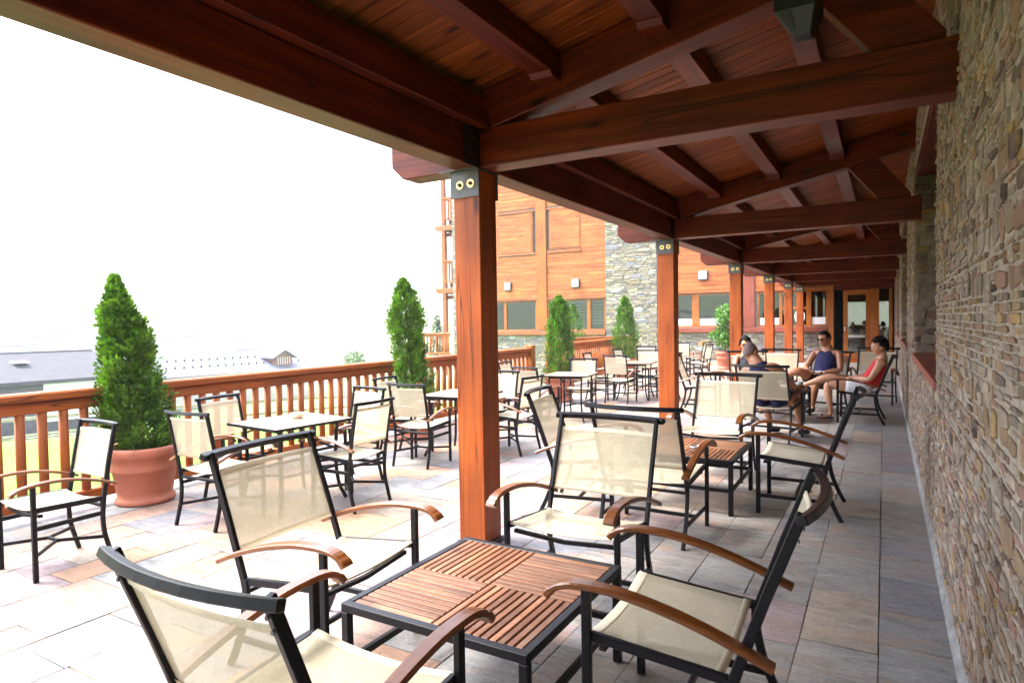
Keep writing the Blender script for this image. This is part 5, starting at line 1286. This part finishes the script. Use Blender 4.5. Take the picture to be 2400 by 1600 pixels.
        b.build('eyes', plain('eye', (0.05, 0.03, 0.02), 0.2), root, 0, M)
    b = MB()
    c = P['head']+(f*0.0935-u*0.061)*hs_; b.tube([c-r_*0.022, c+f*0.004, c+r_*0.022], [0.003, 0.0055, 0.003], 6); b.build('lips', plain('lips', (0.40, 0.13, 0.10), 0.5), root, 0, M)
    return root
def V3(*a): return Vector(a)
def tank(P, g, m_, low=None, extra=1.10, high=False):
    c = []
    t0 = lerp(P['pel'], P['chest'], 0.10)
    body = [(t0, (0.158*g*extra, 0.125*g*extra)), (lerp(P['pel'], P['chest'], 0.5), (0.146*g*extra, 0.116*g*extra)), (P['chest'], (0.160*g*extra, 0.124*g*extra)), (lerp(P['chest'], P['neck'], 0.55), (0.10*g*extra, 0.092*g*extra))]
    if high: body += [(lerp(P['chest'], P['neck'], 0.88), (0.125*g, 0.098*g))]
    straps = [[(lerp(P['chest'], P['neck'], 0.10), 0.130*g), (lerp(P['chest'], P['sh'+s], 0.40)+V3(0, 0, 0.035), 0.100*g), (lerp(P['neck'], P['sh'+s], 0.52)-V3(0, 0, 0.005), 0.074*g)] for s in 'LR']
    c.append(('tank_top', [[body]]+[[s] for s in straps], m_, 0.010))
    if low:
        t1 = lerp(P['pel'], P['chest'], 0.42); c.append(('shirt_band', [[[(lerp(P['pel'], P['chest'], 0.05), (0.172*g*extra, 0.134*g*extra)), (t1, (0.163*g*extra, 0.130*g*extra))]]], low, 0.010))
    return c
def shorts(P, g, m_, fr=0.6, nm='shorts'):
    legs = [[[(P['pel'], (0.165*g, 0.13*g)), (P['hp'+s], 0.112*g), (lerp(P['hp'+s], P['kn'+s], fr*0.5), 0.105*g), (lerp(P['hp'+s], P['kn'+s], fr), 0.100*g)]] for s in 'LR']
    return [(nm, legs, m_, 0.011)]
def shoe(P, s, m_, g=1.0, flip=False):
    an, to = P['an'+s], P['to'+s]; d = (to-an); d.z = 0; d.normalize()
    if flip:
        return [('flip_flop', [[[(an-d*0.05+V3(0, 0, -0.062), (0.040, 0.010)), (lerp(an, to, 0.5)+V3(0, 0, -0.045), (0.044, 0.010)), (to+d*0.03+V3(0, 0, -0.012), (0.042, 0.010))]], [[(lerp(an, to, 0.55)+V3(0, 0, 0.008), 0.030), (lerp(an, to, 0.8)+V3(0, 0, 0.004), 0.030)]]], m_, 0.008)]
    return [('shoe', [[[(an-d*0.035+V3(0, 0, -0.045), 0.040*g), (lerp(an, to, 0.5)+V3(0, 0, -0.022), (0.046*g, 0.036*g)), (to+d*0.03+V3(0, 0, -0.004), (0.042*g, 0.028*g))]]], m_, 0.009)]
# man with shaved head, seen from behind, beer in the right hand
J1 = dict(pel=(0, -0.08, 0.52), chest=(-0.04, -0.25, 0.86), neck=(-0.12, -0.26, 1.03), head=(-0.20, -0.20, 1.14), shL=(-0.26, -0.24, 0.90), elL=(-0.36, -0.02, 0.72), wrL=(-0.24, 0.18, 0.74),
          shR=(0.14, -0.26, 0.96), elR=(0.30, -0.10, 0.72), wrR=(0.27, 0.16, 0.64), hdR=(0.27, 0.26, 0.66), hpL=(-0.11, -0.04, 0.52), hpR=(0.11, -0.04, 0.52), knL=(-0.20, 0.40, 0.56), knR=(0.22, 0.40, 0.56),
          anL=(-0.10, 0.28, 0.11), toL=(-0.04, 0.44, 0.04), anR=(0.30, 0.30, 0.11), toR=(0.34, 0.46, 0.04))
person('P1', 'man with shaved head seen from behind in a navy tank top, holding a beer', J1, (0.35, 0.9, -0.25), SKIN, True,
       lambda P, g: tank(P, g, NAVY, high=True)+shorts(P, g, NAVY, 0.8)+shoe(P, 'L', BLKC)+shoe(P, 'R', BLKC), ('shaved', STUB), headup=(-0.25, -0.05, 1), hands={'R': (0.9, 0, 0.3)})
# man in sunglasses, one leg crossed over the other
J3 = dict(pel=(0, -0.10, 0.52), chest=(0.0, -0.28, 0.86), neck=(0.0, -0.30, 1.06), head=(0.02, -0.24, 1.22), shL=(-0.21, -0.29, 0.98), elL=(-0.30, -0.12, 0.70), wrL=(-0.10, 0.08, 0.66), hdL=(-0.0, 0.12, 0.66),
          shR=(0.21, -0.29, 0.98), elR=(0.28, -0.10, 0.72), wrR=(0.14, 0.10, 0.68), hdR=(0.04, 0.14, 0.68), hpL=(-0.11, -0.05, 0.52), hpR=(0.11, -0.05, 0.52), knL=(-0.13, 0.38, 0.53), anL=(-0.08, 0.38, 0.12), toL=(-0.09, 0.55, 0.05),
          knR=(0.16, 0.36, 0.70), anR=(0.50, 0.48, 0.56), toR=(0.60, 0.56, 0.53))
person('P3', 'man in sunglasses and a navy and grey tank top with one leg crossed', J3, (0.25, 0.9, -0.22), SKIN, True,
       lambda P, g: tank(P, g, NAVY, GREYC)+shorts(P, g, BLKC, 0.62)+shoe(P, 'L', BLKC)+shoe(P, 'R', BLKC), ('short', HAIR), glasses=True)
# woman in red
J5 = dict(pel=(0, -0.10, 0.50), chest=(0.0, -0.28, 0.80), neck=(0.0, -0.33, 0.985), head=(-0.02, -0.28, 1.135), shL=(-0.17, -0.31, 0.91), elL=(-0.235, -0.17, 0.655), wrL=(-0.10, 0.06, 0.665), hdL=(-0.02, 0.12, 0.66),
          shR=(0.17, -0.31, 0.91), elR=(0.22, -0.13, 0.66), wrR=(0.08, 0.08, 0.66), hdR=(0.0, 0.14, 0.66), hpL=(-0.09, -0.06, 0.50), hpR=(0.09, -0.06, 0.50), knL=(-0.12, 0.42, 0.56), anL=(-0.15, 0.36, 0.11), toL=(-0.17, 0.54, 0.045),
          knR=(0.04, 0.40, 0.66), anR=(0.06, 0.76, 0.515), toR=(0.08, 0.92, 0.49))
person('P5', 'woman with short black hair in a red top and white printed shorts', J5, (-0.35, 0.9, -0.10), SKINL, False,
       lambda P, g: tank(P, g, REDC)+shorts(P, g, PRINT, 0.55)+shoe(P, 'L', BLKC, flip=True), ('full', HAIR))
# woman half hidden behind the shaved man
J4 = dict(pel=(0, -0.10, 0.50), chest=(0.02, -0.24, 0.80), neck=(0.05, -0.26, 0.97), head=(0.06, -0.20, 1.12), shL=(-0.15, -0.24, 0.90), elL=(-0.20, 0.0, 0.70), wrL=(-0.10, 0.16, 0.84), hdL=(-0.02, 0.16, 0.93),
          shR=(0.20, -0.24, 0.90), elR=(0.27, -0.05, 0.66), wrR=(0.14, 0.14, 0.62), hpL=(-0.09, -0.06, 0.50), hpR=(0.09, -0.06, 0.50), knL=(-0.11, 0.40, 0.52), anL=(-0.10, 0.34, 0.11), toL=(-0.10, 0.52, 0.04),
          knR=(0.12, 0.40, 0.52), anR=(0.12, 0.36, 0.11), toR=(0.13, 0.53, 0.04))
person('P4', 'dark-haired woman in sunglasses peeking from behind the shaved head', J4, (-0.05, 1, -0.1), SKIN, False,
       lambda P, g: tank(P, g, BLKC)+shorts(P, g, BLKC, 0.6)+shoe(P, 'L', BLKC, flip=True)+shoe(P, 'R', BLKC, flip=True), ('full', HAIR), glasses=True)
# beer glass held by the man, cap on the table
def beer():
    M = CH['P1'].matrix_basis; p = M @ Vector((0.305, 0.245, 0.62)); x, y, z = p
    root = empty('beer_glass', (x, y, z), label='glass of beer with white foam held by the shaved man', cat='beer glass')
    b = MB(); b.lathe([(0.026, 0), (0.032, 0.004), (0.040, 0.075)], 20, (x, y, z), cap=True); b.build('beer', plain('beer_amber', (0.80, 0.42, 0.04), 0.15, 0, 0.05, 8), root)
    b = MB(); b.lathe([(0.040, 0.076), (0.042, 0.080), (0.043, 0.112), (0.030, 0.120), (0.001, 0.122)], 20, (x, y, z), cap=False); b.build('foam', WHITE, root)
    b = MB(); b.lathe([(0.028, -0.006), (0.034, 0.0), (0.0445, 0.13)], 20, (x, y, z), cap=False); b.build('glass', glassy('beer_glass', (0.97, 0.97, 0.97), 0.08), root)
beer()
def cap():
    x, y, z = -1.12, 10.62, 0.452
    root = empty('baseball_cap', (x, y, z), label='dark navy cap with a white emblem lying on the farthest slatted table', cat='cap')
    b = MB(); n = 20; prof = [(0.088, 0.0), (0.092, 0.03), (0.086, 0.07), (0.066, 0.105), (0.035, 0.125), (0.001, 0.13)]; b.lathe(prof, n, (x, y, z), cap=False); b.build('crown', BLKC, root)
    b = MB(); pts = [(x+0.085*cos(a), y+0.085*sin(a)) for a in [R(180+k*10) for k in range(10)]]; po = [(x+0.15*cos(a), y+0.15*sin(a)) for a in [R(180+k*10) for k in range(10)]]
    b.add([(p[0], p[1], z+0.008) for p in pts]+[(p[0], p[1], z+0.003) for p in po], [(k, k+1, 11+k, 10+k) for k in range(9)]); b.build('visor', NAVY, root)
    b = MB()     # emblem: two curved white strokes
    def onc(a, zz, e=0.003): rr = 0.092 if zz < 0.04 else lerp(0.091, 0.078, (zz-0.04)/0.05); return (x+(rr+e)*cos(R(a)), y+(rr+e)*sin(R(a)), z+zz)
    for pts in ([onc(250, 0.035), onc(262, 0.055), onc(272, 0.078), onc(284, 0.080)], [onc(284, 0.080), onc(288, 0.060), onc(280, 0.045), onc(270, 0.040)], [onc(248, 0.02), onc(262, 0.018), onc(280, 0.020)]):
        b.tube(pts, 0.0045, 5)
    b.build('emblem', WHITE, root)
cap()
